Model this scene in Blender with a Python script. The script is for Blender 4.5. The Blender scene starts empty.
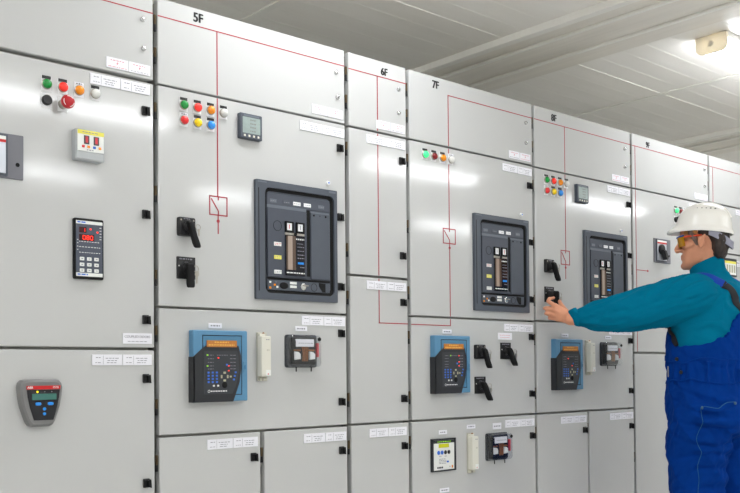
import bpy, bmesh, math, random
from mathutils import Vector, Matrix, noise
from mathutils.bvhtree import BVHTree

random.seed(7)
SC = bpy.context.scene
COL = SC.collection
PI = math.pi

# ------------------------------------------------------------------ materials
def srgb(r, g, b):
    def f(c):
        c /= 255.0
        return c / 12.92 if c <= 0.04045 else ((c + 0.055) / 1.055) ** 2.4
    return (f(r), f(g), f(b), 1.0)

def mat(name, rgb, rough=0.5, metal=0.0, spec=0.5, emit=0.0, emit_rgb=None, var=0.0, var_scale=6.0,
        bump=0.0, bump_scale=200.0, trans=0.0, coat=0.0, stretch=None, ior=1.45):
    m = bpy.data.materials.new(name)
    m.use_nodes = True
    nt = m.node_tree
    b = nt.nodes['Principled BSDF']
    c = srgb(*rgb)
    b.inputs['Base Color'].default_value = c
    b.inputs['Roughness'].default_value = rough
    b.inputs['Metallic'].default_value = metal
    b.inputs['Specular IOR Level'].default_value = spec
    b.inputs['IOR'].default_value = ior
    if trans:
        b.inputs['Transmission Weight'].default_value = trans
    if coat:
        b.inputs['Coat Weight'].default_value = coat
        b.inputs['Coat Roughness'].default_value = 0.12
    if emit:
        b.inputs['Emission Color'].default_value = srgb(*(emit_rgb or rgb))
        b.inputs['Emission Strength'].default_value = emit
    if var or bump:
        tc = nt.nodes.new('ShaderNodeTexCoord')
        mp = nt.nodes.new('ShaderNodeMapping')
        nt.links.new(tc.outputs['Object'], mp.inputs['Vector'])
        if stretch:
            mp.inputs['Scale'].default_value = stretch
    if var:
        n = nt.nodes.new('ShaderNodeTexNoise')
        n.inputs['Scale'].default_value = var_scale
        n.inputs['Detail'].default_value = 4
        nt.links.new(mp.outputs['Vector'], n.inputs['Vector'])
        r = nt.nodes.new('ShaderNodeValToRGB')
        r.color_ramp.elements[0].position = 0.3
        r.color_ramp.elements[1].position = 0.7
        r.color_ramp.elements[0].color = tuple(x * (1 - var) for x in c[:3]) + (1,)
        r.color_ramp.elements[1].color = tuple(min(1, x * (1 + var)) for x in c[:3]) + (1,)
        nt.links.new(n.outputs['Fac'], r.inputs['Fac'])
        nt.links.new(r.outputs['Color'], b.inputs['Base Color'])
    if bump:
        n2 = nt.nodes.new('ShaderNodeTexNoise')
        n2.inputs['Scale'].default_value = bump_scale
        n2.inputs['Detail'].default_value = 2
        nt.links.new(mp.outputs['Vector'], n2.inputs['Vector'])
        bp = nt.nodes.new('ShaderNodeBump')
        bp.inputs['Strength'].default_value = bump
        bp.inputs['Distance'].default_value = 0.002
        nt.links.new(n2.outputs['Fac'], bp.inputs['Height'])
        nt.links.new(bp.outputs['Normal'], b.inputs['Normal'])
    return m

M = {}
M['paint'] = mat('grey_cabinet_paint', (190, 191, 190), 0.09, spec=0.55, var=0.012, var_scale=3.0, bump=0.02, bump_scale=14)
M['carcass'] = mat('grey_carcass_steel', (168, 168, 162), 0.5, var=0.03)
M['hinge'] = mat('yellow_passivated_hinge', (84, 70, 48), 0.45, 0.4)
M['black'] = mat('black_plastic', (24, 24, 26), 0.38, var=0.05, var_scale=40)
M['matte_black'] = mat('matte_black_rubber', (13, 13, 14), 0.6, spec=0.3, var=0.05)
M['slate'] = mat('slate_grey_plastic', (74, 80, 90), 0.45, var=0.03, var_scale=20)
M['slate_face'] = mat('dark_slate_face', (70, 75, 86), 0.5, var=0.03, var_scale=20)
M['slate_light'] = mat('slate_ridge', (98, 104, 114), 0.45, var=0.02)
M['white'] = mat('white_plastic', (232, 233, 234), 0.4, var=0.01)
M['plate'] = mat('white_engraved_plate', (232, 232, 238), 0.35, var=0.01)
M['ink'] = mat('dark_engraving', (138, 138, 146), 0.6, var=0.02)
M['black_ink'] = mat('black_decal', (20, 20, 22), 0.5, var=0.02)
M['red_ink'] = mat('red_mimic_tape', (158, 42, 54), 0.45, var=0.02)
M['plate_red'] = mat('faded_red_engraving', (214, 140, 152), 0.5, var=0.02)
M['red_print'] = mat('red_print', (205, 60, 70), 0.5, var=0.02)
M['green'] = mat('green_lens', (0, 138, 52), 0.18, coat=0.4, var=0.03)
M['red'] = mat('red_lens', (215, 30, 34), 0.18, coat=0.4, var=0.03)
M['dark_red'] = mat('dark_red_lens', (120, 12, 20), 0.18, coat=0.4, var=0.03)
M['orange'] = mat('amber_lens', (236, 140, 8), 0.18, coat=0.4, var=0.03)
M['yellow'] = mat('yellow_lens', (245, 210, 0), 0.18, coat=0.4, var=0.03)
M['blue'] = mat('blue_lens', (36, 138, 228), 0.18, coat=0.4, var=0.03)
M['clearwhite'] = mat('white_lens', (214, 214, 210), 0.2, coat=0.4, var=0.02)
M['green_lit'] = mat('lit_green_lens', (40, 220, 120), 0.2, emit=0.75, emit_rgb=(90, 255, 160), var=0.02)
M['red_lit'] = mat('lit_red_lens', (225, 40, 36), 0.18, coat=0.3, emit=0.35, emit_rgb=(255, 60, 30), var=0.02)
M['chrome'] = mat('bright_steel', (205, 205, 205), 0.22, 1.0, var=0.02)
M['dullmetal'] = mat('dull_steel', (170, 165, 155), 0.35, 1.0, var=0.03)
M['estop'] = mat('red_mushroom_plastic', (178, 26, 36), 0.32, var=0.03)
M['digit'] = mat('red_led_digit', (255, 50, 30), 0.4, emit=1.6, emit_rgb=(255, 45, 25), var=0.01)
M['led_red'] = mat('red_led', (255, 60, 50), 0.4, emit=1.4, emit_rgb=(255, 50, 40), var=0.01)
M['led_green'] = mat('green_led', (150, 220, 40), 0.4, emit=0.5, emit_rgb=(150, 230, 40), var=0.01)
M['led_yellow'] = mat('yellow_led', (245, 225, 30), 0.4, emit=0.8, emit_rgb=(250, 225, 30), var=0.01)
M['digit_bg'] = mat('dark_red_window', (58, 8, 12), 0.2, var=0.02)
M['lcd'] = mat('grey_green_lcd', (148, 162, 158), 0.22, var=0.06, var_scale=60)
M['lcd_teal'] = mat('teal_lcd', (62, 112, 104), 0.25, var=0.03)
M['lcd_orange'] = mat('orange_lcd', (176, 112, 46), 0.3, emit=0.06, var=0.12, var_scale=90, stretch=(1, 1, 1))
M['amber_text'] = mat('amber_text', (226, 176, 84), 0.4, var=0.02)
M['lcd_yellow'] = mat('yellow_lcd', (190, 190, 20), 0.3, emit=0.12, var=0.04)
M['relay_blue'] = mat('steel_blue_housing', (84, 134, 168), 0.42, var=0.02)
M['relay_pane'] = mat('blue_glossy_pane', (78, 128, 162), 0.16, var=0.02)
M['relay_black'] = mat('charcoal_front', (38, 40, 44), 0.35, var=0.04)
M['relay_grey'] = mat('dark_grey_panel', (52, 55, 60), 0.3, var=0.03)
M['key_blue'] = mat('blue_key', (52, 108, 205), 0.4, var=0.02)
M['key_cream'] = mat('cream_key', (168, 165, 140), 0.4, var=0.02)
M['beige'] = mat('ivory_plastic', (216, 214, 202), 0.42, var=0.02)
M['beige_dark'] = mat('ivory_bracket', (188, 186, 172), 0.45, var=0.03)
M['copper'] = mat('copper_winding', (150, 96, 52), 0.35, 0.6, var=0.15, var_scale=200)
def clear_cover():
    m = bpy.data.materials.new('clear_plastic_cover')
    m.use_nodes = True
    nt = m.node_tree
    out = nt.nodes['Material Output']
    t = nt.nodes.new('ShaderNodeBsdfTransparent'); t.inputs[0].default_value = (0.93, 0.94, 0.95, 1)
    g = nt.nodes.new('ShaderNodeBsdfGlossy'); g.inputs['Roughness'].default_value = 0.12; g.inputs[0].default_value = (0.9, 0.92, 0.95, 1)
    lw = nt.nodes.new('ShaderNodeLayerWeight'); lw.inputs[0].default_value = 0.3
    fr = nt.nodes.new('ShaderNodeMath'); fr.operation = 'MULTIPLY_ADD'; fr.inputs[1].default_value = 0.45; fr.inputs[2].default_value = 0.03
    nt.links.new(lw.outputs['Facing'], fr.inputs[0])
    mx = nt.nodes.new('ShaderNodeMixShader')
    nt.links.new(fr.outputs[0], mx.inputs[0]); nt.links.new(t.outputs[0], mx.inputs[1]); nt.links.new(g.outputs[0], mx.inputs[2])
    nt.links.new(mx.outputs[0], out.inputs[0])
    return m
M['glass'] = clear_cover()
M['smoke'] = mat('smoky_brown_cover', (92, 76, 66), 0.12, var=0.05)
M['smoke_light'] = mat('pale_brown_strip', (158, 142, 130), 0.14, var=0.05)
M['screen'] = mat('black_screen', (26, 26, 34), 0.1, var=0.03)
M['ctrl_grey'] = mat('blue_grey_keypad', (72, 78, 92), 0.4, var=0.02)
M['soft_grey'] = mat('grey_keypad_housing', (118, 118, 118), 0.42, var=0.03)
M['soft_black'] = mat('keypad_black_face', (26, 27, 32), 0.3, var=0.03)
M['brand_red'] = mat('red_stripe', (196, 28, 32), 0.4, var=0.02)
M['yellow_strip'] = mat('yellow_label_strip', (228, 220, 92), 0.45, var=0.02)
M['paper'] = mat('white_face', (228, 230, 226), 0.4, var=0.01)
M['isolator'] = mat('grey_isolator_plate', (112, 113, 120), 0.45, var=0.02)
M['iso_silver'] = mat('silver_switch_body', (186, 190, 198), 0.3, 0.4, var=0.03)
M['grey_frame'] = mat('grey_clear_frame', (168, 172, 174), 0.25, var=0.03)
M['lamp'] = mat('lamp_diffuser', (255, 255, 255), 0.5, emit=24.0, emit_rgb=(250, 252, 255), var=0.005)
M['lamp_body'] = mat('ivory_lamp_end', (225, 218, 200), 0.4, var=0.02)
def translucent_end():
    m = M['lamp_body']
    nt = m.node_tree
    b = nt.nodes['Principled BSDF']
    t = nt.nodes.new('ShaderNodeBsdfTranslucent'); t.inputs[0].default_value = srgb(235, 222, 195)
    mx = nt.nodes.new('ShaderNodeMixShader'); mx.inputs[0].default_value = 0.022
    nt.links.new(b.outputs[0], mx.inputs[1]); nt.links.new(t.outputs[0], mx.inputs[2])
    nt.links.new(mx.outputs[0], nt.nodes['Material Output'].inputs[0])
translucent_end()
M['lamp_metal'] = mat('white_lamp_tray', (215, 215, 210), 0.4, var=0.02)

# ------------------------------------------------------------------ mesh builder
class MB:
    def __init__(self):
        self.bm = bmesh.new()
        self.mats = []
    def mi(self, m):
        m = M[m] if isinstance(m, str) else m
        if m not in self.mats:
            self.mats.append(m)
        return self.mats.index(m)
    def face(self, vs, i):
        try:
            f = self.bm.faces.new(vs)
            f.material_index = i
            return f
        except ValueError:
            return None
    def box(self, x0, x1, y0, y1, z0, z1, m, bev=0.0, seg=1):
        i = self.mi(m)
        t = bmesh.new()
        bmesh.ops.create_cube(t, size=1.0)
        for v in t.verts:
            v.co = Vector(((x0 + x1) / 2 + v.co.x * (x1 - x0), (y0 + y1) / 2 + v.co.y * (y1 - y0), (z0 + z1) / 2 + v.co.z * (z1 - z0)))
        if bev:
            bmesh.ops.bevel(t, geom=list(t.edges), offset=bev, segments=seg, profile=0.5, affect='EDGES')
        for f in t.faces:
            f.material_index = i
        me = bpy.data.meshes.new('tmp')
        t.to_mesh(me)
        t.free()
        self.bm.from_mesh(me)
        bpy.data.meshes.remove(me)
        return self
    def rings(self, rings, m, cap=True, close=True):
        """loft through rings of equal point count"""
        i = self.mi(m)
        vr = [[self.bm.verts.new(p) for p in r] for r in rings]
        n = len(vr[0])
        for a, b in zip(vr, vr[1:]):
            for k in range(n if close else n - 1):
                self.face((a[k], a[(k + 1) % n], b[(k + 1) % n], b[k]), i)
        if cap and close:
            self.face(list(reversed(vr[0])), i)
            self.face(vr[-1], i)
        return self
    def prism(self, poly, yb, yf, m, ch=0.0):
        """polygon in (x,z) from yb (back) to yf (front, smaller y), front edge chamfered by ch"""
        cx = sum(p[0] for p in poly) / len(poly)
        cz = sum(p[1] for p in poly) / len(poly)
        w = max(p[0] for p in poly) - min(p[0] for p in poly)
        h = max(p[1] for p in poly) - min(p[1] for p in poly)
        R = [[(x, yb, z) for x, z in poly]]
        if ch:
            R.append([(x, yf + ch, z) for x, z in poly])
            sx, sz = 1 - 2 * ch / w, 1 - 2 * ch / h
            R.append([(cx + (x - cx) * sx, yf, cz + (z - cz) * sz) for x, z in poly])
        else:
            R.append([(x, yf, z) for x, z in poly])
        return self.rings(R, m)
    def ring(self, outer, inner, yb, yf, m, lip=0.0):
        """frame with a hole; inner edge may slope back by lip"""
        i = self.mi(m)
        n = len(outer)
        V = lambda poly, y: [self.bm.verts.new((x, y, z)) for x, z in poly]
        o_b, o_f, i_f, i_b = V(outer, yb), V(outer, yf), V(inner, yf + lip), V(inner, yb)
        L = [o_b, o_f, i_f, i_b]
        for a, b in zip(L, L[1:] + L[:1]):
            for k in range(n):
                self.face((a[k], a[(k + 1) % n], b[(k + 1) % n], b[k]), i)
        return self
    def cyl(self, p0, p1, r0, r1=None, m='black', seg=16):
        r1 = r0 if r1 is None else r1
        p0, p1 = Vector(p0), Vector(p1)
        d = (p1 - p0).normalized()
        a = d.orthogonal().normalized()
        b = d.cross(a)
        R = []
        for p, r in ((p0, r0), (p1, r1)):
            R.append([p + a * (r * math.cos(2 * PI * k / seg)) + b * (r * math.sin(2 * PI * k / seg)) for k in range(seg)])
        return self.rings(R, m)
    def lathe(self, c, prof, m, seg=20):
        """profile of (radius, depth towards the viewer) about the -y axis at c"""
        R = [[(c[0] + r * math.cos(2 * PI * k / seg), c[1] - d, c[2] + r * math.sin(2 * PI * k / seg)) for k in range(seg)] for r, d in prof]
        return self.rings(R, m)
    def dome(self, c, r, h, m, seg=20, n=6):
        prof = [(r, 0), (r, h * 0.25)] + [(r * math.cos(t * PI / 2 / n), h * 0.25 + h * 0.75 * math.sin(t * PI / 2 / n)) for t in range(1, n)] + [(r * 0.06, h)]
        return self.lathe(c, prof, m, seg)
    def tube(self, pts, r, m, seg=8, radii=None):
        pts = [Vector(p) for p in pts]
        R = []
        prev = None
        for k, p in enumerate(pts):
            d = (pts[min(k + 1, len(pts) - 1)] - pts[max(k - 1, 0)]).normalized()
            a = d.orthogonal().normalized() if prev is None else (prev - d * prev.dot(d)).normalized()
            prev = a
            b = d.cross(a)
            rr = radii[k] if radii else r
            R.append([p + a * (rr * math.cos(2 * PI * j / seg)) + b * (rr * math.sin(2 * PI * j / seg)) for j in range(seg)])
        return self.rings(R, m)
    def ellipsoid(self, c, rx, ry, rz, m, rot=None, u=16, v=10):
        i = self.mi(m)
        t = bmesh.new()
        bmesh.ops.create_uvsphere(t, u_segments=u, v_segments=v, radius=1.0)
        S = Matrix.Diagonal((rx, ry, rz, 1))
        X = Matrix.Translation(Vector(c)) @ (rot.to_4x4() if rot else Matrix.Identity(4)) @ S
        bmesh.ops.transform(t, matrix=X, verts=t.verts)
        for f in t.faces:
            f.material_index = i
        me = bpy.data.meshes.new('tmp')
        t.to_mesh(me)
        t.free()
        self.bm.from_mesh(me)
        bpy.data.meshes.remove(me)
        return self
    def text(self, s, x, z, h, m, y=-0.001, align='CENTER', depth=0.0008, sx=1.0, bold=0.0):
        i = self.mi(m)
        cu = bpy.data.curves.new('t', 'FONT')
        cu.body = s
        cu.size = h / 0.7
        cu.align_x = align
        cu.extrude = depth / 2
        cu.offset = bold
        ob = bpy.data.objects.new('t', cu)
        COL.objects.link(ob)
        dg = bpy.context.evaluated_depsgraph_get()
        dg.update()
        me = bpy.data.meshes.new_from_object(ob.evaluated_get(dg))
        me.transform(Matrix.Translation((x, y, z)) @ Matrix.Rotation(PI / 2, 4, 'X') @ Matrix.Diagonal((sx, 1, 1, 1)))
        me.materials.clear()
        for p in me.polygons:
            p.material_index = i
        self.bm.from_mesh(me)
        bpy.data.objects.remove(ob)
        bpy.data.curves.remove(cu)
        bpy.data.meshes.remove(me)
        return self
    def build(self, name, parent=None, loc=(0, 0, 0), label=None, smooth=28, rot=None):
        bmesh.ops.recalc_face_normals(self.bm, faces=list(self.bm.faces))
        me = bpy.data.meshes.new(name)
        self.bm.to_mesh(me)
        self.bm.free()
        for m in self.mats:
            me.materials.append(m)
        if smooth:
            me.polygons.foreach_set('use_smooth', [True] * len(me.polygons))
            me.set_sharp_from_angle(angle=math.radians(smooth))
        o = bpy.data.objects.new(name, me)
        COL.objects.link(o)
        if parent:
            o.parent = parent
        o.location = loc
        if rot:
            o.rotation_euler = rot
        if label:
            o['label'] = label
        return o

def rrect(cx, cz, w, h, r, n=5):
    pts = []
    for sx, sz, a0 in ((1, 1, 0), (-1, 1, 90), (-1, -1, 180), (1, -1, 270)):
        for k in range(n + 1):
            a = math.radians(a0 + 90 * k / n)
            pts.append((cx + sx * (w / 2 - r) + r * math.cos(a), cz + sz * (h / 2 - r) + r * math.sin(a)))
    return pts

def rect(x0, x1, z0, z1):
    return [(x0, z0), (x1, z0), (x1, z1), (x0, z1)]

def thing(name, label, cat, loc=(0, 0, 0), group=None):
    o = bpy.data.objects.new(name, None)
    o.empty_display_size = 0.1
    COL.objects.link(o)
    o.location = loc
    o['label'] = label
    o['category'] = cat
    if group:
        o['group'] = group
    return o

def struct(name, mb):
    o = mb.build(name)
    o['kind'] = 'structure'
    return o

# ------------------------------------------------------------------ the room
def ceiling_material():
    m = mat('white_sandwich_ceiling', (196, 195, 188), 0.42, spec=0.4)
    nt = m.node_tree
    b = nt.nodes['Principled BSDF']
    tc = nt.nodes.new('ShaderNodeTexCoord')
    n = nt.nodes.new('ShaderNodeTexNoise'); n.inputs['Scale'].default_value = 1.8; n.inputs['Detail'].default_value = 3
    mp = nt.nodes.new('ShaderNodeMapping'); mp.inputs['Scale'].default_value = (0.6, 4, 1)
    nt.links.new(tc.outputs['Object'], mp.inputs['Vector']); nt.links.new(mp.outputs['Vector'], n.inputs['Vector'])
    ramp = nt.nodes.new('ShaderNodeValToRGB')
    ramp.color_ramp.elements[0].position = 0.3; ramp.color_ramp.elements[0].color = srgb(240, 237, 231)
    ramp.color_ramp.elements[1].position = 0.7; ramp.color_ramp.elements[1].color = srgb(246, 243, 238)
    nt.links.new(n.outputs['Fac'], ramp.inputs['Fac'])
    nt.links.new(ramp.outputs['Color'], b.inputs['Base Color'])
    return m

M['ceiling'] = ceiling_material()
M['trim'] = mat('white_ceiling_strip', (240, 238, 232), 0.45, var=0.015)
M['beam'] = mat('dusty_beam_cover', (232, 227, 218), 0.4, var=0.05, var_scale=3, stretch=(8, 0.6, 1))
M['wall'] = mat('white_wall_panel', (240, 240, 237), 0.5, var=0.01)
M['floor'] = mat('grey_vinyl_floor', (220, 220, 219), 0.5, var=0.03)

RX0, RX1, RY0, RY1, RH = -4.6, 10.4, -6.6, 1.25, 2.69
struct('floor', MB().box(RX0, RX1, RY0, RY1, -0.1, 0, 'floor'))
cl = MB().box(RX0, RX1, RY0, RY1, RH, RH + 0.08, 'ceiling')
for i in range(-46, 8):                       # pressed ribs of the ceiling sheets, running along the row
    y = 0.2470 + 0.1325 * i
    hh = 0.0009 if i else 0.0028
    cl.rings([[(xx, y - 0.006, RH + 0.001), (xx, y - 0.0025, RH - hh), (xx, y + 0.0025, RH - hh), (xx, y + 0.006, RH + 0.001)] for xx in (RX0, RX1)], 'ceiling')
struct('ceiling', cl)
struct('wall_back', MB().box(RX0 - .1, RX1 + .1, RY1, RY1 + 0.1, 0, RH + .08, 'wall'))
struct('wall_front', MB().box(RX0 - .1, RX1 + .1, RY0 - 0.1, RY0, 0, RH + .08, 'wall'))
struct('wall_left', MB().box(RX0 - 0.1, RX0, RY0, RY1, 0, RH + .08, 'wall'))
struct('wall_right', MB().box(RX1, RX1 + 0.1, RY0, RY1, 0, RH + .08, 'wall'))
# strips that cover the ceiling panel joints
n_trim = 1
for x in (-2.64, -0.14, 2.365, 4.862, 7.36):
    struct('trim_%d' % n_trim, MB().box(x - 0.020, x + 0.020, RY0, RY1, RH - 0.006, RH, 'trim', 0.001)); n_trim += 1
for x in (-4.07, -1.57, 0.93, 3.43, 5.93):
    b = MB()
    b.box(x + 0.046, x + 0.57, RY0, RY1, RH - 0.020, RH, 'beam', 0.003)
    b.box(x + 0.150, x + 0.170, RY0, RY1, RH - 0.034, RH - 0.019, 'trim', 0.003)
    b.box(x + 0.385, x + 0.402, RY0, RY1, RH - 0.034, RH - 0.019, 'trim', 0.003)
    struct('trim_%d' % n_trim, b); n_trim += 1
    struct('trim_%d' % n_trim, MB().box(x, x + 0.046, RY0, RY1, RH - 0.034, RH, 'trim', 0.003)); n_trim += 1
def ceiling_light(x, y, L, label, group=None):
    t = thing('ceiling_light', label, 'ceiling light', (x, y, RH), group)
    w, h = 0.158, 0.086
    # tray against the ceiling, diffuser below it, an ivory cap on each end
    MB().box(0.015, L - 0.015, -w / 2 + 0.001, w / 2 - 0.001, -0.026, 0, 'lamp_metal', 0.003).build('tray', t)
    prof = []
    for a, b in ((-0.5, -0.024), (-0.5, -0.055), (-0.46, -0.072), (-0.38, -0.082), (-0.2, -0.086), (0.2, -0.086), (0.38, -0.082), (0.46, -0.072), (0.5, -0.055), (0.5, -0.024)):
        prof.append((a * (w - 0.008), b * 0.97))
    MB().rings([[(xx, p, q) for p, q in prof] for xx in (0.020, L - 0.020)], 'lamp').build('diffuser', t, label='glowing white diffuser')
    cap = [(a * w, b * 1.0) for a, b in ((-0.5, -0.004), (-0.5, -0.050), (-0.47, -0.070), (-0.40, -0.083), (-0.3, -0.088), (0.3, -0.088), (0.40, -0.083), (0.47, -0.070), (0.5, -0.050), (0.5, -0.004))]
    for x0, x1, s in ((0.0, 0.022, -1), (L - 0.022, L, 1)):
        c = MB().rings([[(xx, p, q) for p, q in cap] for xx in (x0, x1)], 'lamp_body').build('end_cap', t, label='ivory plastic end cap')
        xe = x0 if s < 0 else x1
        MB().cyl((xe - 0.001 * s, 0, -0.045), (xe + 0.004 * s, 0, -0.045), 0.016, 0.014, 'lamp_body').build('knockout', c)
    return t

ceiling_light(4.165, -0.43, 1.25, 'white strip ceiling light glowing at the upper right, above the man in the hard hat')
far = 'ceiling lights over the aisle'
for x, place in ((1.45, 'above the cabinet marked 5F'), (-0.85, 'added for brightness left of the red-digit controller')):  # left lamp carries the row on, added to brighten the nearest cabinet
    ceiling_light(x, -0.43, 1.25, 'white strip ceiling light out of the picture, ' + place, far)
for x in (-3.5, -0.9, 1.65, 4.45, 6.9):  # far-left lamp is added fill for the left side, outside every reflection
    ceiling_light(x, -2.50, 1.25, 'white strip ceiling light of the row mirrored as pale bands in the cabinet doors, leftmost one added as fill', far)
for x in (-3.4, -0.9, 2.0, 4.15, 6.8):  # far-left lamp again only added to lift the light on the left
    ceiling_light(x, -4.35, 1.25, 'white strip ceiling light of the rear row, mirrored faintly in the cabinet doors, leftmost one added as fill', far)

# ------------------------------------------------------------------ small fittings
def marks(mb, x0, x1, z, h, n, m='ink', y=-0.0031, seed=1):
    """a line of tiny engraved words"""
    r = random.Random(seed)
    x = x0
    while x < x1 - 0.002:
        w = min(r.uniform(0.006, 0.016) * n, x1 - x)
        mb.box(x, x + w, y, y + 0.0006, z - h / 2, z + h / 2, m)
        x += w + 0.003
    return mb

def nameplate(parent, x0, x1, zc, h=0.033, kind='split', seed=0):
    w = x1 - x0
    mb = MB()
    mb.box(-w / 2, w / 2, -0.0028, 0.0, -h / 2, h / 2, 'plate', 0.0006, 1)
    if kind == 'split':
        xd = -w / 2 + w * 0.36
        mb.box(xd, xd + 0.0008, -0.0031, -0.0025, -h / 2 + .003, h / 2 - .003, 'ink')
        marks(mb, -w / 2 + 0.012, xd - 0.006, h * .22, 0.0022, 0.7, seed=seed)
        marks(mb, -w / 2 + 0.010, xd - 0.005, -h * .25, 0.0018, 0.6, seed=seed + 1)
        marks(mb, xd + .008, w / 2 - .012, h * .16, 0.002, 0.8, seed=seed + 2)
        marks(mb, xd + .014, w / 2 - .018, -h * .06, 0.002, 0.8, seed=seed + 3)
        marks(mb, xd + .012, w / 2 - .02, -h * .26, 0.002, 0.8, seed=seed + 4)
    elif kind == 'warning':
        marks(mb, -w / 2 + .014, w / 2 - .014, h * .26, 0.0024, 0.6, 'plate_red', seed=seed)
        mb.prism([(0.0, h * .14), (-0.004, -h * .02), (-0.001, -h * .02), (-0.003, -h * .2), (0.004, 0.002), (0.0012, 0.002)], -0.0025, -0.0031, 'plate_red')
        marks(mb, -w / 2 + .006, w / 2 - .006, -h * .34, 0.0018, 0.7, 'plate_red' if seed % 2 else 'ink', seed=seed + 1)
    elif kind == 'coupled':
        mb.text('COUPLED DOORS', 0, h * .06, 0.0075, 'ink', y=-0.0031)
        marks(mb, -w / 2 + .016, w / 2 - .018, -h * .28, 0.0018, 0.8, seed=seed)
    elif kind == 'small':
        marks(mb, -w / 2 + .008, w / 2 - .008, 0, min(0.005, h * .3), 0.8, seed=seed)
    elif kind == 'red_text':
        marks(mb, -w / 2 + .01, w / 2 - .01, h * .15, 0.0018, 0.8, 'plate_red', seed=seed)
        marks(mb, -w / 2 + .014, w / 2 - .014, -h * .18, 0.0018, 0.8, 'plate_red', seed=seed + 1)
    o = mb.build('nameplate', parent, ((x0 + x1) / 2, 0, zc))
    return o

def plate_pair(parent, x0, x1, zc, kind='split', seed=0, h=0.033):
    xm = (x0 + x1) / 2
    for a, b, s in ((x0, xm - 0.001, seed), (xm + 0.001, x1, seed + 11)):
        o = nameplate(parent, a, b, zc, h, kind, s)

def latch(parent, x, z):
    mb = MB()
    mb.box(-0.013, 0.011, -0.010, 0.0, -0.015, 0.016, 'black', 0.002)
    mb.prism([(-0.001, 0.010), (0.012, 0.013), (0.014, -0.016), (0.001, -0.013)], -0.008, -0.020, 'matte_black', 0.002)
    mb.box(-0.011, -0.003, -0.014, -0.008, -0.010, 0.010, 'matte_black', 0.001)
    o = mb.build('latch', parent, (x, 0, z), label='black door latch')
    o.scale = (0.86, 0.9, 0.92)
    return o

def captive_screw(parent, x, z, blue=False):
    mb = MB()
    mb.lathe((0, 0, 0), [(0.0085, 0), (0.0085, 0.003), (0.0068, 0.0075), (0.004, 0.009), (0.0005, 0.0092)], 'white' if blue else 'chrome', 14)
    if blue:
        mb.dome((0, -0.009, 0), 0.0035, 0.0015, 'key_blue', 8, 3)
    else:
        mb.box(-0.005, 0.005, -0.0096, -0.0085, -0.0009, 0.0009, 'matte_black')
    return mb.build('lock_plug' if blue else 'screw', parent, (x, 0, z), label='white plug with a blue centre' if blue else 'bright steel screw head')

def indicator(cab, x, z, lens, tag='dark', label=None):
    mb = MB().box(-0.0155, 0.0155, -0.002, 0, -0.0200, 0.0250, 'white', 0.0008, 1)
    o = mb.build('indicator_light', cab, (x, 0, z), label=label)
    if tag == 'dark':
        MB().box(-0.0135, 0.0135, -0.0034, -0.0015, 0.0155, 0.0245, 'black').build('tag', o)
    elif tag == 'white':
        t = MB().box(-0.0135, 0.0135, -0.0034, -0.0015, 0.0155, 0.0245, 'plate')
        marks(t, -0.009, 0.009, 0.0200, 0.004, 0.5, 'black_ink', -0.0038, 3)
        t.build('tag', o)
    MB().lathe((0, -0.0015, 0), [(0.0152, 0), (0.0152, 0.005), (0.0138, 0.0065), (0.001, 0.0066)], 'dullmetal', 18).build('bezel', o)
    MB().dome((0, -0.006, 0), 0.0140, 0.0135, lens, 20).build('lens', o)
    return o

def push_button(cab, x, z):
    o = MB().box(-0.0155, 0.0155, -0.002, 0, -0.0215, 0.0215, 'white', 0.0008, 1).build('push_button', cab, (x, 0, z), label='black push button')
    MB().lathe((0, -0.0015, 0), [(0.0150, 0), (0.0150, 0.009), (0.013, 0.012), (0.001, 0.011)], 'black', 20).build('cap', o)
    return o

def emergency_stop(cab, x, z):
    o = MB().box(-0.0155, 0.0155, -0.002, 0, -0.0215, 0.0215, 'white', 0.0008, 1).build('emergency_stop', cab, (x, 0, z), label='red mushroom emergency stop button')
    MB().lathe((0, -0.0015, 0), [(0.0145, 0), (0.0145, 0.014), (0.010, 0.02), (0.010, 0.036), (0.001, 0.036)], 'dullmetal', 20).build('collar', o)
    mb = MB().lathe((0, -0.030, 0), [(0.012, 0), (0.0195, 0.004), (0.0205, 0.010), (0.0185, 0.0155), (0.012, 0.0185), (0.001, 0.0195)], 'estop', 28)
    for a in (40, 160, 280):
        n = 7
        pts = [(0.0155 * math.cos(math.radians(a + 70 * k / n)), -0.0467, 0.0155 * math.sin(math.radians(a + 70 * k / n))) for k in range(n + 1)]
        mb.tube(pts, 0.0012, 'white', 5)
    mb.build('mushroom_cap', o)
    return o

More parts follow.
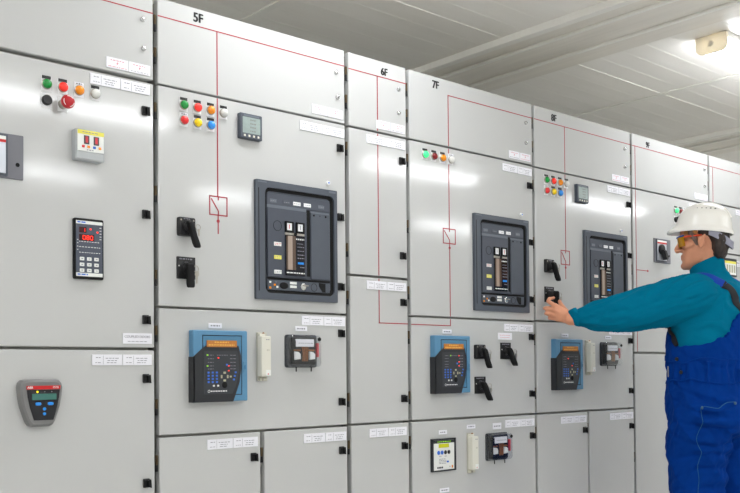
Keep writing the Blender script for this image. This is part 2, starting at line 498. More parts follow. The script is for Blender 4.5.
def circuit_breaker(cab, x, z, face2=False):
    W, H = 0.372, 0.418
    mb = MB()
    outer = rrect(0, 0, W, H, 0.003)
    inner = rrect(0.012, 0.0, 0.318, 0.372, 0.022)
    mb.ring(outer, inner, 0.0, -0.013, 'slate', 0.0)
    # gasket that steps back to the face
    mb.ring(rrect(0.012, 0, 0.3185, 0.3725, 0.022), rrect(0.011, 0.0, 0.290, 0.346, 0.016), 0.0, -0.0065, 'matte_black', 0.004)
    mb.box(-0.176, -0.173, -0.0136, -0.0128, -0.18, 0.18, 'matte_black')
    mb.box(-0.178, -0.14, -0.0138, -0.0128, 0.200, 0.2045, 'slate_light')
    mb.box(0.145, 0.178, -0.0138, -0.0128, 0.198, 0.2045, 'slate_light')
    o = mb.build('circuit_breaker', cab, (x, 0, z), label='dark grey air circuit breaker front in a wide bezel')
    f = MB()
    f.box(-0.139, 0.160, -0.0030, -0.0002, -0.176, 0.176, 'slate_face')
    f.box(-0.134, 0.155, -0.006, -0.0028, 0.126, 0.168, 'slate_face', 0.001)          # top strip
    f.box(-0.134, 0.042, -0.010, -0.0028, -0.128, 0.117, 'slate_face', 0.0015)         # left panel
    f.prism([(-0.134, 0.117), (0.042, 0.117), (0.042, 0.127), (-0.134, 0.127)], -0.0028, -0.0075, 'slate_light')
    f.box(0.062, 0.152, -0.009, -0.0028, -0.128, 0.117, 'slate', 0.002)
    f.prism([(0.062, 0.117), (0.152, 0.117), (0.152, 0.122), (0.062, 0.122)], -0.0028, -0.006, 'slate_light')
    f.box(-0.134, 0.155, -0.0045, -0.0028, -0.137, -0.130, 'matte_black')
    f.tube([(-0.091 + 0.0178 * math.cos(k * PI / 12), -0.0100, 0.054 + 0.0178 * math.sin(k * PI / 12)) for k in range(25)], 0.0009, 'matte_black', 6)
    fp = f.build('faceplate', o)
    MB().box(0.0425, 0.0605, -0.0045, -0.0026, -0.118, 0.124, 'matte_black').build('charging_slot', o)
    for x0, x1, c, w in ((-0.122, -0.092, 'slate_light', 0), (-0.063, -0.032, 'slate', 0), (-0.017, 0.017, 'white', 1), (0.032, 0.065, 'white', 1), (0.098, 0.128, 'slate_light', 0)):
        t = MB().box(x0, x1, -0.0070, -0.0055, 0.135, 0.148, c, 0.0005, 1)
        marks(t, x0 + .003, x1 - .003, 0.1415, 0.0018, 0.5, 'ink', -0.0073, 5)
        t.build('label_plate', o)
    for x0, c, zc in ((-0.107, 'red_print', -0.011), (-0.107, 'yellow_strip', -0.058), (-0.107, 'paper', -0.110)):
        t = MB().box(x0, x0 + 0.032, -0.0115, -0.0095, zc - 0.0068, zc + 0.0068, 'paper' if c != 'yellow_strip' else c, 0.0004, 1)
        marks(t, x0 + .002, x0 + .03, zc + .002, 0.002, 0.5, c if c == 'red_print' else 'ink', -0.0118, 8)
        marks(t, x0 + .003, x0 + .026, zc - .003, 0.0016, 0.5, c if c == 'red_print' else 'ink', -0.0118, 9)
        t.build('label_plate', o)
    for xb in (-0.041, 0.0085):
        MB().ring(rect(xb - 0.018, xb + 0.018, 0.034, 0.073), rect(xb - 0.0125, xb + 0.0125, 0.041, 0.068), -0.0095, -0.017, 'matte_black').build('button_guard', o)
        t = MB().box(xb - 0.012, xb + 0.012, -0.015, -0.0095, 0.0415, 0.0675, 'white', 0.001)
        t.box(xb - 0.0015, xb + 0.0015, -0.0154, -0.0148, 0.047, 0.062, 'ink' if (xb > 0) != face2 else 'red_print')
        t.build('button', o)
    t = MB().box(-0.059, 0.029, -0.013, -0.0095, 0.025, 0.034, 'dullmetal', 0.001)
    t.lathe((-0.014, -0.013, 0.0295), [(0.006, 0), (0.006, 0.004), (0.001, 0.0045)], 'matte_black', 12)
    t.build('key_bar', o)
    t = MB().box(-0.058, 0.029, -0.016, -0.0095, -0.120, 0.024, 'screen', 0.0015)
    t.box(-0.056, -0.0145, -0.0172, -0.0155, -0.100, 0.022, 'smoke', 0.0005, 1)
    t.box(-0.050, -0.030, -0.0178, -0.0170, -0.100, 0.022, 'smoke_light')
    for zz in (0.012, -0.004, -0.016, -0.03, -0.044, -0.056):
        marks(t, -0.006 if zz < .01 else -.012, 0.024, zz, 0.005 if zz > .01 else 0.0026, 0.5, 'ink' if zz < .01 else 'paper', -0.0165, int(abs(zz) * 1000))
    t.box(-0.005, 0.022, -0.0168, -0.0158, -0.078, -0.070, 'blue')
    marks(t, 0.006, 0.024, -0.089, 0.003, 0.5, 'ink', -0.0165, 4)
    marks(t, -0.056, 0.026, -0.110, 0.004, 0.9, 'paper', -0.0168, 6)
    t.build('trip_unit', o, label='brown smoked trip unit window')
    for xs in (0.077, 0.133):
        MB().dome((xs, -0.009, 0.107), 0.004, 0.002, 'matte_black', 10, 3).build('screw', o)
    MB().dome((0.105, -0.009, 0.1075), 0.002, 0.001, 'matte_black', 8, 3).build('screw', o)
    # lower strip with its indicators, key and sockets
    s = MB().box(-0.134, 0.152, -0.0075, -0.0028, -0.174, -0.139, 'slate', 0.001)
    s.tube([(0.076 + 0.0140 * math.cos(k * PI / 12), -0.0075, -0.157 + 0.0140 * math.sin(k * PI / 12)) for k in range(25)], 0.0009, 'matte_black', 6)
    s.prism([(0.099, -0.139), (0.130, -0.141), (0.130, -0.173), (0.116, -0.173), (0.099, -0.152)], -0.0070, -0.0085, 'matte_black')
    s.ellipsoid((-0.062, -0.0075, -0.157), 0.020, 0.003, 0.012, 'matte_black')
    s.build('lower_strip', o)
    for xx, zz, c in ((-0.123, -0.167, 'orange'), (-0.103, -0.156, 'orange'), (-0.123, -0.147, 'paper'), (-0.092, -0.163, 'paper'), (-0.098, -0.146, 'slate_light')):
        MB().box(xx - 0.004, xx + 0.004, -0.0086, -0.007, zz - 0.0035, zz + 0.0035, c).build('flag', o)
    for zz in (-0.146, -0.159):
        MB().box(-0.035, -0.005, -0.0086, -0.007, zz - 0.0045, zz + 0.0045, 'paper').build('label_plate', o)
    k = MB().lathe((0.026, -0.007, -0.157), [(0.013, 0), (0.013, 0.003), (0.010, 0.005), (0.001, 0.005)], 'chrome', 18)
    k.box(0.024, 0.044, -0.017, -0.011, -0.1545, -0.1515, 'dullmetal', 0.0005, 1)
    k.build('key_lock', o, label='bright steel key lock')
    return o

def rotary_switch(cab, x, z, kind, lean=None, pulled=0.0):
    """kind 'grip': square rosette with a raised boss; 'key': flat engraved plate with keys hanging from the lock"""
    if kind == 'grip':
        mb = MB().prism(rrect(0, 0, 0.070, 0.064, 0.006), 0, -0.014, 'black', 0.003)
        for a in (-1, 1):
            mb.lathe((a * 0.026, -0.014, 0.022), [(0.003, 0), (0.003, 0.001), (0.0005, 0.001)], 'dullmetal', 8)
        marks(mb, -0.015, 0.015, 0.026, 0.003, 0.5, 'ink', -0.0145, 4)
        o = mb.build('rotary_switch', cab, (x, 0, z), label='black rotary switch with a pistol grip handle')
        y0, hub_r, hub_d, tilt, L = -0.012, 0.019, 0.018, 0.022, 0.074
    else:
        mb = MB().box(-0.034, 0.034, -0.005, 0, -0.036, 0.036, 'black', 0.001)
        marks(mb, -0.026, 0.026, 0.029, 0.004, 0.6, 'ink', -0.0055, 2)
        marks(mb, -0.006, 0.006, 0.018, 0.003, 0.5, 'ink', -0.0055, 3)
        marks(mb, -0.029, -0.023, 0.006, 0.004, 0.5, 'paper', -0.0055, 3)
        o = mb.build('key_switch', cab, (x, 0, z), label='black key switch on a flat square plate')
        y0, hub_r, hub_d, tilt, L = -0.004, 0.016, 0.018, 0.014, 0.066
    if lean is not None:
        tilt = lean
    hub_d += pulled
    MB().lathe((0, y0, 0), [(hub_r + .003, 0), (hub_r + .002, 0.006), (hub_r, 0.008), (hub_r, hub_d - .004), (hub_r - .003, hub_d), (0.001, hub_d)], 'black', 20).build('hub', o)
    # the grip: a rounded bar that leaves the hub downwards and swells at the end
    R = []
    for t, w, d in ((-0.2, 0.010, 0.010), (-0.12, 0.0135, 0.0135), (0.1, 0.0135, 0.0135), (0.45, 0.0115, 0.012), (0.8, 0.0130, 0.0125), (0.96, 0.0120, 0.0110), (1.0, 0.0090, 0.0080)):
        cx, cz, cy = tilt * t, -L * t, y0 - hub_d - 0.004 - (0.010 * t if not pulled else 0)
        R.append([(cx + w * math.copysign(abs(math.cos(2 * PI * k / 16)) ** 0.7, math.cos(2 * PI * k / 16)), cy + d * math.copysign(abs(math.sin(2 * PI * k / 16)) ** 0.7, math.sin(2 * PI * k / 16)), cz) for k in range(16)])
    MB().rings(R, 'matte_black').build('handle', o)
    k = MB()
    kx, ky = 0.012 + max(0, tilt) * 0.35, y0 - hub_d - 0.006
    k.lathe((kx - 0.011, ky + .020, 0.002), [(0.009, 0), (0.009, 0.012), (0.006, 0.014), (0.001, 0.014)], 'dullmetal', 14)
    k.tube([(kx + 0.006 + 0.010 * math.cos(2 * PI * j / 12), ky - 0.006, -0.004 + 0.010 * math.sin(2 * PI * j / 12)) for j in range(13)], 0.0012, 'dullmetal', 6)
    if kind == 'key':
        k.prism([(kx + .002, -0.012), (kx + .014, -0.012), (kx + .016, -0.024), (kx + .011, -0.030), (kx + .009, -0.052), (kx + .005, -0.052), (kx + .004, -0.030), (kx, -0.024)], ky - 0.008, ky - 0.010, 'dullmetal')
    else:
        k.prism([(kx + .004, -0.010), (kx + .012, -0.010), (kx + .010, -0.034), (kx + .006, -0.034)], ky - 0.007, ky - 0.009, 'dullmetal')
    k.build('key', o, label='dull steel key in the lock')
    return o

def protection_relay(cab, x, z, leds, lit='orange'):
    W, H, D = 0.232, 0.238, 0.036
    w, h = W / 2, H / 2
    mb = MB()
    mb.box(-w, w, -D, 0, -h, h, 'relay_blue', 0.003)
    mb.ring(rect(-0.078, 0.090, -0.098, 0.103), rect(-0.0755, 0.0875, -0.0955, 0.1005), -D, -D - 0.0012, 'screen')
    mb.box(-0.0755, 0.0875, -D - 0.0006, -D + 0.001, -0.0955, 0.1005, 'relay_pane')
    o = mb.build('protection_relay', cab, (x, 0, z), label='blue and black protection relay with an orange display')
    # black front that wraps the lower left of the housing
    fr = MB()
    poly = [(-w - .001, -h - .001), (0.050, -h - .001), (0.060, -0.098), (0.078, -0.055), (0.0855, -0.01), (0.084, 0.036), (0.074, 0.068), (-0.064, 0.068), (-0.080, 0.058), (-w - .001, 0.031)]
    fr.prism(poly, -D - .0004, -D - 0.004, 'relay_black')
    fr.prism([(-w - .0012, -h - .001), (-w + .004, -h - .001), (-w + .004, 0.033), (-w - .0012, 0.030)], 0, -D - 0.004, 'relay_black')
    fr.box(-w, 0.048, -D - .003, -0.0005, -h - .0012, -h + .004, 'relay_black')
    fr.prism([(-0.074, -0.094), (0.046, -0.094), (0.060, -0.070), (0.070, -0.04), (0.076, -0.01), (0.073, 0.030), (0.068, 0.050), (-0.074, 0.050)], -D - .0038, -D - 0.0050, 'relay_grey')
    for zz in (0.036, 0.024, 0.012, 0.0, -0.01):
        marks(fr, -0.058, -0.034, zz, 0.0018, 0.7, 'ink', -D - 0.0053, 1)
        marks(fr, 0.036, 0.062, zz, 0.0018, 0.7, 'ink', -D - 0.0053, 2)
    marks(fr, -0.02, 0.026, 0.036, 0.0018, 0.7, 'ink', -D - 0.0053, 3)
    fr.tube([(-0.054 + 0.0042 * math.cos(k * PI / 8), -D - .0050, -0.084 + 0.0042 * math.sin(k * PI / 8)) for k in range(17)], 0.0008, 'paper', 6)
    marks(fr, -0.047, 0.022, -0.084, 0.004, 0.9, 'paper', -D - 0.0053, 4)
    fr.build('front_cover', o, label='charcoal front cover')
    t = MB().box(-0.062, 0.066, -D - 0.0062, -D - 0.003, 0.063, 0.085, 'lcd_orange', 0.0005, 1)
    marks(t, -0.03, 0.03, 0.079, 0.004, 0.6, 'amber_text', -D - 0.0065, 5)
    marks(t, -0.055, 0.055, 0.070, 0.004, 0.6, 'amber_text', -D - 0.0065, 6)
    t.build('display', o, label='orange display')
    for lx, lz, c in leds:
        MB().box(lx - 0.003, lx + 0.003, -D - 0.0066, -D - 0.0046, lz - 0.002, lz + 0.002, c, 0.0005, 1).build('led', o)
    for i in range(3):
        for j in range(4):
            MB().box(-0.056 + i * 0.0175 - .004, -0.056 + i * 0.0175 + .004, -D - 0.007, -D - 0.0046, -0.022 - j * 0.0105 - .003, -0.022 - j * 0.0105 + .003, 'key_blue', 0.0006, 1).build('key', o)
    for a in range(4):
        c, s = math.cos(a * PI / 2), math.sin(a * PI / 2)
        MB().box(0.012 + c * .013 - .0035 - abs(s) * .002, 0.012 + c * .013 + .0035 + abs(s) * .002, -D - 0.0072, -D - 0.0046, -0.036 + s * .013 - .0035 - abs(c) * .002, -0.036 + s * .013 + .0035 + abs(c) * .002, 'key_cream', 0.001, 1).build('key', o, label='cream arrow key')
    for kx, kz, c in ((0.038, -0.036, 'key_cream'), (0.060, -0.022, 'key_blue'), (0.056, -0.034, 'key_blue'), (0.052, -0.046, 'key_blue'), (0.022, 0.004, 'key_blue'), (-0.034, -0.066, 'paper'), (-0.016, -0.066, 'paper')):
        MB().box(kx - .004, kx + .004, -D - 0.007, -D - 0.0046, kz - .003, kz + .003, c, 0.0006, 1).build('key', o)
    MB().lathe((0.012, -D - .0046, -0.064), [(0.011, 0), (0.011, 0.002), (0.009, 0.003), (0.001, 0.003)], 'matte_black', 16).build('socket', o)
    t = MB().box(0.094, 0.108, -D - 0.005, -D, -0.022, 0.016, 'relay_blue', 0.0015)
    t.box(0.0985, 0.1035, -D - 0.008, -D - 0.004, -0.012, 0.002, 'relay_pane', 0.001)
    t.build('door_catch', o)
    return o

def test_block(cab, x, z):
    mb = MB().box(-0.028, 0.026, -0.012, 0, -0.084, 0.084, 'beige_dark', 0.002)
    mb.box(-0.026, 0.006, -0.030, -0.010, 0.070, 0.079, 'beige', 0.001)
    mb.box(-0.020, 0.022, -0.022, -0.010, -0.083, -0.072, 'beige_dark', 0.001)
    mb.lathe((-0.006, -0.022, -0.078), [(0.005, 0), (0.005, 0.003), (0.001, 0.003)], 'dullmetal', 10)
    mb.lathe((0.004, -0.012, 0.078), [(0.006, 0), (0.006, 0.005), (0.001, 0.005)], 'copper', 10)
    o = mb.build('test_block', cab, (x, 0, z), label='slim ivory test block')
    c = MB().box(-0.027, 0.026, -0.050, -0.010, -0.068, 0.070, 'beige', 0.003)
    c.box(-0.004, 0.022, -0.0515, -0.049, -0.066, -0.046, 'paper', 0.0006, 1)
    marks(c, -0.002, 0.02, 0.058, 0.003, 0.5, 'ink', -0.0504, 2)
    marks(c, 0.002, 0.016, 0.022, 0.006, 0.4, 'beige_dark', -0.0504, 2)
    c.build('cover', o)
    MB().dome((0.008, -0.0512, -0.060), 0.003, 0.001, 'red_print', 10, 3).build('mark', o, label='red dot')
    return o

def auxiliary_relay(cab, x, z):
    W, H, D = 0.150, 0.116, 0.056
    mb = MB().prism(rrect(0, 0, W + .006, H + .006, 0.010), 0, -0.008, 'relay_grey', 0.002)
    for zz in (-0.049, 0.049):
        marks(mb, -0.05, 0.05, zz, 0.004, 1.2, 'ink', -0.0086, 3)
    o = mb.build('auxiliary_relay', cab, (x, 0, z), label='relay with contacts showing through a clear cover')
    b = MB().box(-0.062, 0.057, -0.036, -0.006, -0.050, 0.050, 'matte_black', 0.003)
    b.box(-0.046, -0.040, -0.044, -0.034, -0.04, 0.04, 'black', 0.001)
    b.box(0.044, 0.050, -0.044, -0.034, -0.04, 0.04, 'black', 0.001)
    b.build('frame', o)
    t = MB().box(-0.046, 0.042, -0.046, -0.034, 0.016, 0.044, 'plate', 0.0008, 1)
    marks(t, -0.034, 0.038, 0.029, 0.0022, 0.8, 'ink', -0.0466, 4)
    t.build('label_plate', o)
    for cx in (-0.038, 0.034):
        k = MB().prism([(cx - 0.013, -0.032), (cx + 0.013, -0.030), (cx + 0.013, -0.012), (cx + 0.004, -0.004), (cx - 0.013, -0.002)], -0.030, -0.050, 'white', 0.003)
        k.box(cx - 0.016, cx + 0.016, -0.044, -0.036, 0.000, 0.006, 'copper', 0.001)
        k.build('contact_block', o, label='white contact block')
    c = MB()
    for i in range(4):
        c.tube([(-0.015 + i * 0.008, -0.046, -0.038), (-0.013 + i * 0.007, -0.049, -0.01), (-0.016 + i * 0.009, -0.046, 0.014)], 0.0026, 'copper', 8)
    c.build('coil', o, label='copper coloured coil')
    t = MB().box(0.0585, 0.066, -0.047, -0.02, -0.022, 0.030, 'red_print', 0.0008, 1)
    t.build('label_plate', o, label='red side label')
    g = MB().rings([[(p[0], y, p[1]) for p in rrect(0, 0, W * s, H * s, 0.012)] for y, s in ((-0.008, 1.0), (-D + .006, 1.0), (-D, 0.95))], 'glass')
    for sx, sz in ((1, 1), (-1, 1), (-1, -1), (1, -1)):
        pass
    g.build('cover', o, label='clear plastic cover')
    k = MB().lathe((0.062, -D - .0005, 0.044), [(0.007, 0), (0.007, 0.006), (0.005, 0.008), (0.001, 0.008)], 'matte_black', 12)
    k.build('knob', o)
    for cx in (-0.038, 0.036):
        MB().cyl((cx, -0.030, -0.058), (cx, -0.030, -0.076), 0.0028, 0.0028, 'matte_black', 8).build('reset_rod', o)
    return o

def power_meter(cab, x, z):
    mb = MB().prism(rrect(0, 0, 0.098, 0.096, 0.004), 0, -0.022, 'slate', 0.003)
    mb.box(-0.034, 0.034, -0.0226, -0.0215, 0.037, 0.043, 'slate_light')
    o = mb.build('power_meter', cab, (x, 0, z), label='square slate grey meter with a grey screen')
    s = MB().box(-0.039, 0.039, -0.0236, -0.021, -0.028, 0.034, 'lcd', 0.001)
    for i, zz in enumerate((0.024, 0.010, -0.004, -0.018)):
        marks(s, -0.006, 0.02, zz, 0.005, 0.5, 'soft_grey', -0.0240, 10 + i)
    s.build('screen', o, label='pale grey screen')
    for i in range(4):
        MB().box(-0.034 + i * 0.020, -0.026 + i * 0.020, -0.0245, -0.0215, -0.041, -0.033, 'beige', 0.001).build('button', o)
    return o

def isolator_switch(cab, x, z):
    mb = MB().box(-0.084, 0.084, -0.006, 0, -0.064, 0.064, 'isolator', 0.0015)
    mb.lathe((0.0665, -0.0062, -0.022), [(0.006, 0), (0.006, 0.0008), (0.001, 0.0008)], 'matte_black', 14)
    mb.ring(rect(-0.069, 0.037, -0.058, 0.060), rect(-0.063, 0.031, -0.052, 0.054), 0, -0.011, 'slate')
    o = mb.build('isolator_switch', cab, (x, 0, z), label='grey isolator plate with a black handle and red stripe')
    t = MB().box(-0.063, 0.031, -0.013, -0.004, -0.052, 0.054, 'iso_silver', 0.001)
    t.box(-0.063, 0.031, -0.0136, -0.0125, 0.036, 0.044, 'brand_red')
    t.box(-0.063, 0.031, -0.0136, -0.0125, 0.044, 0.054, 'paper')
    t.build('face', o)
    h = MB().lathe((-0.028, -0.012, 0.006), [(0.027, 0), (0.027, 0.010), (0.022, 0.014), (0.001, 0.014)], 'black', 20)
    h.prism([(-0.050, 0.0), (-0.024, 0.0), (0.000, -0.040), (-0.006, -0.050), (-0.022, -0.050)], -0.02, -0.044, 'black', 0.004)
    h.build('handle', o, label='black turning handle')
    return o

def feeder_meter(cab, x, z):
    W, H = 0.150, 0.136
    mb = MB().ring(rect(-W / 2, W / 2, -H / 2, H / 2), rect(-W / 2 + .008, W / 2 - .008, -H / 2 + .006, H / 2 - .006), 0, -0.012, 'relay_black')
    mb.box(-W / 2 + .007, W / 2 - .007, -0.008, 0, -H / 2 + .005, H / 2 - .005, 'paper')
    mb.box(-W / 2 + .008, W / 2 - .008, -0.0088, -0.0078, H / 2 - .019, H / 2 - .007, 'relay_grey')
    marks(mb, -0.04, 0.045, H / 2 - .013, 0.003, 0.8, 'led_green', -0.0092, 3)
    marks(mb, -0.042, -0.005, -0.052, 0.007, 1.0, 'relay_black', -0.0085, 3)
    marks(mb, 0.036, 0.044, -0.051, 0.005, 0.5, 'ink', -0.0085, 3)
    mb.box(0.049, 0.057, -0.0086, -0.0075, -0.057, -0.046, 'orange')
    for i in range(4):
        marks(mb, -0.030, 0.012, -0.017 - i * 0.006, 0.0022, 0.8, 'ink', -0.0085, 20 + i)
    o = mb.build('feeder_meter', cab, (x, 0, z), label='white faced panel meter in a thin black frame')
    MB().box(-0.032, 0.032, -0.0100, -0.0075, 0.030, 0.046, 'lcd_yellow', 0.0006, 1).build('display', o, label='yellow display')
    for i, c in enumerate(('key_blue', 'key_blue', 'relay_black', 'relay_black')):
        t = MB().lathe((-0.033 + i * 0.0215, -0.0078, 0.010), [(0.0085, 0), (0.0085, 0.002), (0.006, 0.003), (0.001, 0.003)], c, 14)
        t.build('button', o)
    for xx in (-0.022, 0.012):
        t = MB()
        marks(t, xx - .006, xx + .006, -0.006, 0.003, 0.5, 'ink', -0.0085, 7)
        t.build('caption', o)
    MB().box(0.018, 0.030, -0.0098, -0.0075, -0.033, -0.026, 'key_blue', 0.0006, 1).build('button', o)
    return o

def earth_fault_unit(cab, x, z):
    mb = MB().prism(rrect(0, 0, 0.104, 0.098, 0.005), 0, -0.030, 'grey_frame', 0.004)
    o = mb.build('display_unit', cab, (x, 0, z), label='pale display unit with a yellow strip and two red readouts')
    f = MB().box(-0.047, 0.048, -0.0325, -0.028, -0.022, 0.045, 'paper', 0.001)
    f.box(-0.047, 0.048, -0.0332, -0.0320, 0.032, 0.045, 'yellow_strip')
    marks(f, -0.03, 0.03, 0.0385, 0.0024, 0.8, 'ink', -0.0336, 3)
    marks(f, -0.014, 0.014, -0.017, 0.003, 0.6, 'ink', -0.0330, 3)
    f.build('faceplate', o)
    for xx in (-0.015, 0.020):
        s = MB().box(xx - .0095, xx + .0095, -0.0340, -0.0315, 0.001, 0.028, 'relay_grey', 0.0005, 1)
        s.box(xx - .0045, xx + .0045, -0.0345, -0.0335, 0.005, 0.025, 'red_print')
        s.build('readout', o, label='red digit readout')
    for xx, c in ((-0.027, 'red'), (-0.008, 'orange'), (0.013, 'key_blue'), (0.033, 'orange')):
        MB().box(xx - .005, xx + .005, -0.0345, -0.0315, -0.011, -0.003, c, 0.001, 1).build('button', o)
    return o

SEG = {'0': 'abcdef', '1': 'bc', '8': 'abcdefg'}
def seven_seg(mb, ch, x, z, w, h, t, y, m):
    P = {'a': (0, h / 2, 1), 'g': (0, 0, 1), 'd': (0, -h / 2, 1), 'f': (-w / 2, h / 4, 0), 'b': (w / 2, h / 4, 0), 'e': (-w / 2, -h / 4, 0), 'c': (w / 2, -h / 4, 0)}
    for s in SEG[ch]:
        dx, dz, hor = P[s]
        a, b = (w / 2 - t * .3, t / 2) if hor else (t / 2, h / 4 - t * .3)
        mb.box(x + dx - a, x + dx + a, y, y + 0.0006, z + dz - b, z + dz + b, m)

def digital_controller(cab, x, z):
    mb = MB().prism(rrect(0, 0, 0.099, 0.184, 0.005), 0, -0.012, 'matte_black', 0.003)
    o = mb.build('digital_controller', cab, (x, 0, z), label='upright keypad controller with red digits')
    f = MB().box(-0.044, 0.044, -0.0135, -0.011, -0.084, 0.084, 'ctrl_grey', 0.0006, 1)
    f.box(-0.044, 0.044, -0.0142, -0.0130, 0.0745, 0.084, 'paper')
    f.box(-0.044, 0.044, -0.0142, -0.0130, -0.084, -0.0735, 'paper')
    marks(f, -0.040, -0.012, 0.0795, 0.004, 1.2, 'key_blue', -0.0146, 3)
    marks(f, -0.040, -0.006, -0.0785, 0.004, 1.2, 'key_blue', -0.0146, 3)
    for zz in (0.021, 0.005, -0.012):
        marks(f, -0.034, 0.036, zz, 0.0018, 0.5, 'paper', -0.0140, int(zz * 1000))
    for zz in (0.066, 0.057, 0.048, 0.039, 0.031):
        f.box(0.034, 0.040, -0.0140, -0.0130, zz - .001, zz + .001, 'paper')
    for zz in (0.026, 0.016, 0.006, -0.004):
        f.box(-0.041, -0.037, -0.0140, -0.0130, zz - .001, zz + .001, 'paper')
    f.build('faceplate', o)
    d = MB().box(-0.034, -0.010, -0.0142, -0.0130, 0.048, 0.065, 'digit_bg')
    seven_seg(d, '1', -0.019, 0.0565, 0.007, 0.011, 0.0018, -0.0148, 'digit')
    d.build('display', o, label='red lit 1')
    d = MB().box(-0.034, 0.016, -0.0142, -0.0130, 0.024, 0.043, 'digit_bg')
    for i, ch in enumerate('080'):
        seven_seg(d, ch, -0.018 + i * 0.0125, 0.0335, 0.0078, 0.012, 0.0020, -0.0148, 'digit')
    d.build('display', o, label='red lit 080')
    for lx, lz in ((0.004, 0.060), (0.027, 0.052)):
        MB().box(lx - .0028, lx + .0028, -0.0146, -0.0130, lz - .0025, lz + .0025, 'led_red', 0.0006, 1).build('led', o)
    for i in range(3):
        for j in range(3):
            k = MB().box(-0.025 + i * 0.024 - .0075, -0.025 + i * 0.024 + .0075, -0.0156, -0.0130, -0.031 - j * 0.0175 - .0052, -0.031 - j * 0.0175 + .0052, 'paper', 0.001, 1)
            k.box(-0.025 + i * 0.024 - .003, -0.025 + i * 0.024 + .003, -0.0159, -0.0154, -0.031 - j * 0.0175 - .0012, -0.031 - j * 0.0175 + .0012, 'ink')
            k.build('button', o)
    return o

def soft_starter_keypad(cab, x, z):
    sil = [(-0.064, 0.045), (-0.0615, 0.058), (-0.054, 0.066), (-0.044, 0.0685), (0.044, 0.0685), (0.054, 0.066), (0.0615, 0.058), (0.064, 0.045),
           (0.0615, 0.020), (0.056, -0.010), (0.046, -0.040), (0.040, -0.055), (0.034, -0.064), (0.026, -0.068), (-0.026, -0.068), (-0.034, -0.064), (-0.040, -0.055), (-0.046, -0.040), (-0.056, -0.010), (-0.0615, 0.020)]
    R = []
    for y, s in ((0, 1.0), (-0.018, 1.0), (-0.026, 0.96), (-0.030, 0.88)):
        R.append([(px * s, y, pz * s) for px, pz in sil])
    o = MB().rings(R, 'soft_grey').build('starter_keypad', cab, (x, 0, z), label='grey shield-shaped keypad with a red stripe and blue buttons')
    f = MB().prism([(-0.044, 0.0385), (0.052, 0.0385), (0.050, 0.018), (0.044, -0.012), (0.033, -0.049), (-0.024, -0.049), (-0.036, -0.012), (-0.042, 0.018)], -0.029, -0.0312, 'soft_black')
    f.build('faceplate', o)
    s = MB().prism([(-0.045, 0.0395), (0.053, 0.0395), (0.0545, 0.050), (-0.0455, 0.050)], -0.029, -0.0314, 'brand_red')
    s.text('ABB', -0.035, 0.0420, 0.0062, 'white', y=-0.0316, bold=0.0002)
    s.text('PSTB', 0.040, 0.0420, 0.0062, 'white', y=-0.0316, sx=0.9)
    s.build('brand_stripe', o, label='red stripe with white lettering')
    MB().box(-0.030, 0.042, -0.0325, -0.0305, 0.009, 0.027, 'lcd_teal', 0.0006, 1).build('display', o, label='dark teal display')
    for bx, bz, bw in ((-0.012, -0.002, 0.0085), (0.024, -0.002, 0.0085), (0.006, -0.017, 0.0045), (0.006, -0.031, 0.0045)):
        MB().prism(rrect(bx, bz, bw * 2, 0.009, 0.0042), -0.0305, -0.034, 'blue', 0.0008).build('button', o, label='blue button')
    for lx, c in ((-0.014, 'led_yellow'), (0.007, 'ink'), (0.028, 'ink')):
        MB().dome((lx, -0.031, 0.0325), 0.0034 if c != 'ink' else 0.0018, 0.0015, c, 10, 3).build('led', o)
    return o

def annunciator(cab, x, z):
    mb = MB().box(-0.078, 0.078, -0.014, 0, -0.052, 0.052, 'relay_black', 0.002)
    mb.box(-0.064, 0.066, -0.0150, -0.0135, -0.042, 0.036, 'paper')
    mb.box(-0.064, 0.066, -0.0155, -0.0140, 0.022, 0.036, 'yellow_strip')
    o = mb.build('annunciator', cab, (x, 0, z), label='black framed unit with a yellow and white face')
    for i in range(4):
        MB().box(-0.046 + i * 0.028, -0.030 + i * 0.028, -0.0165, -0.0145, -0.030, 0.014, 'key_cream', 0.001).build('readout', o)
    return o

def selector(cab, x, z):
    o = MB().box(-0.0155, 0.0155, -0.002, 0, -0.0215, 0.0215, 'white', 0.0008, 1).build('selector_knob', cab, (x, 0, z), label='black selector knob')
    k = MB().lathe((0, -0.0015, 0), [(0.0150, 0), (0.0150, 0.008), (0.012, 0.012), (0.001, 0.012)], 'black', 18)
    k.box(-0.004, 0.004, -0.026, -0.010, -0.014, 0.014, 'matte_black', 0.0015)
    k.build('knob', o)
    return o

# ------------------------------------------------------------------ the row of switchgear cabinets
TOP = 2.297
def scaled(o, sx, sy, sz):
    o.scale = (sx, sy, sz)
    return o

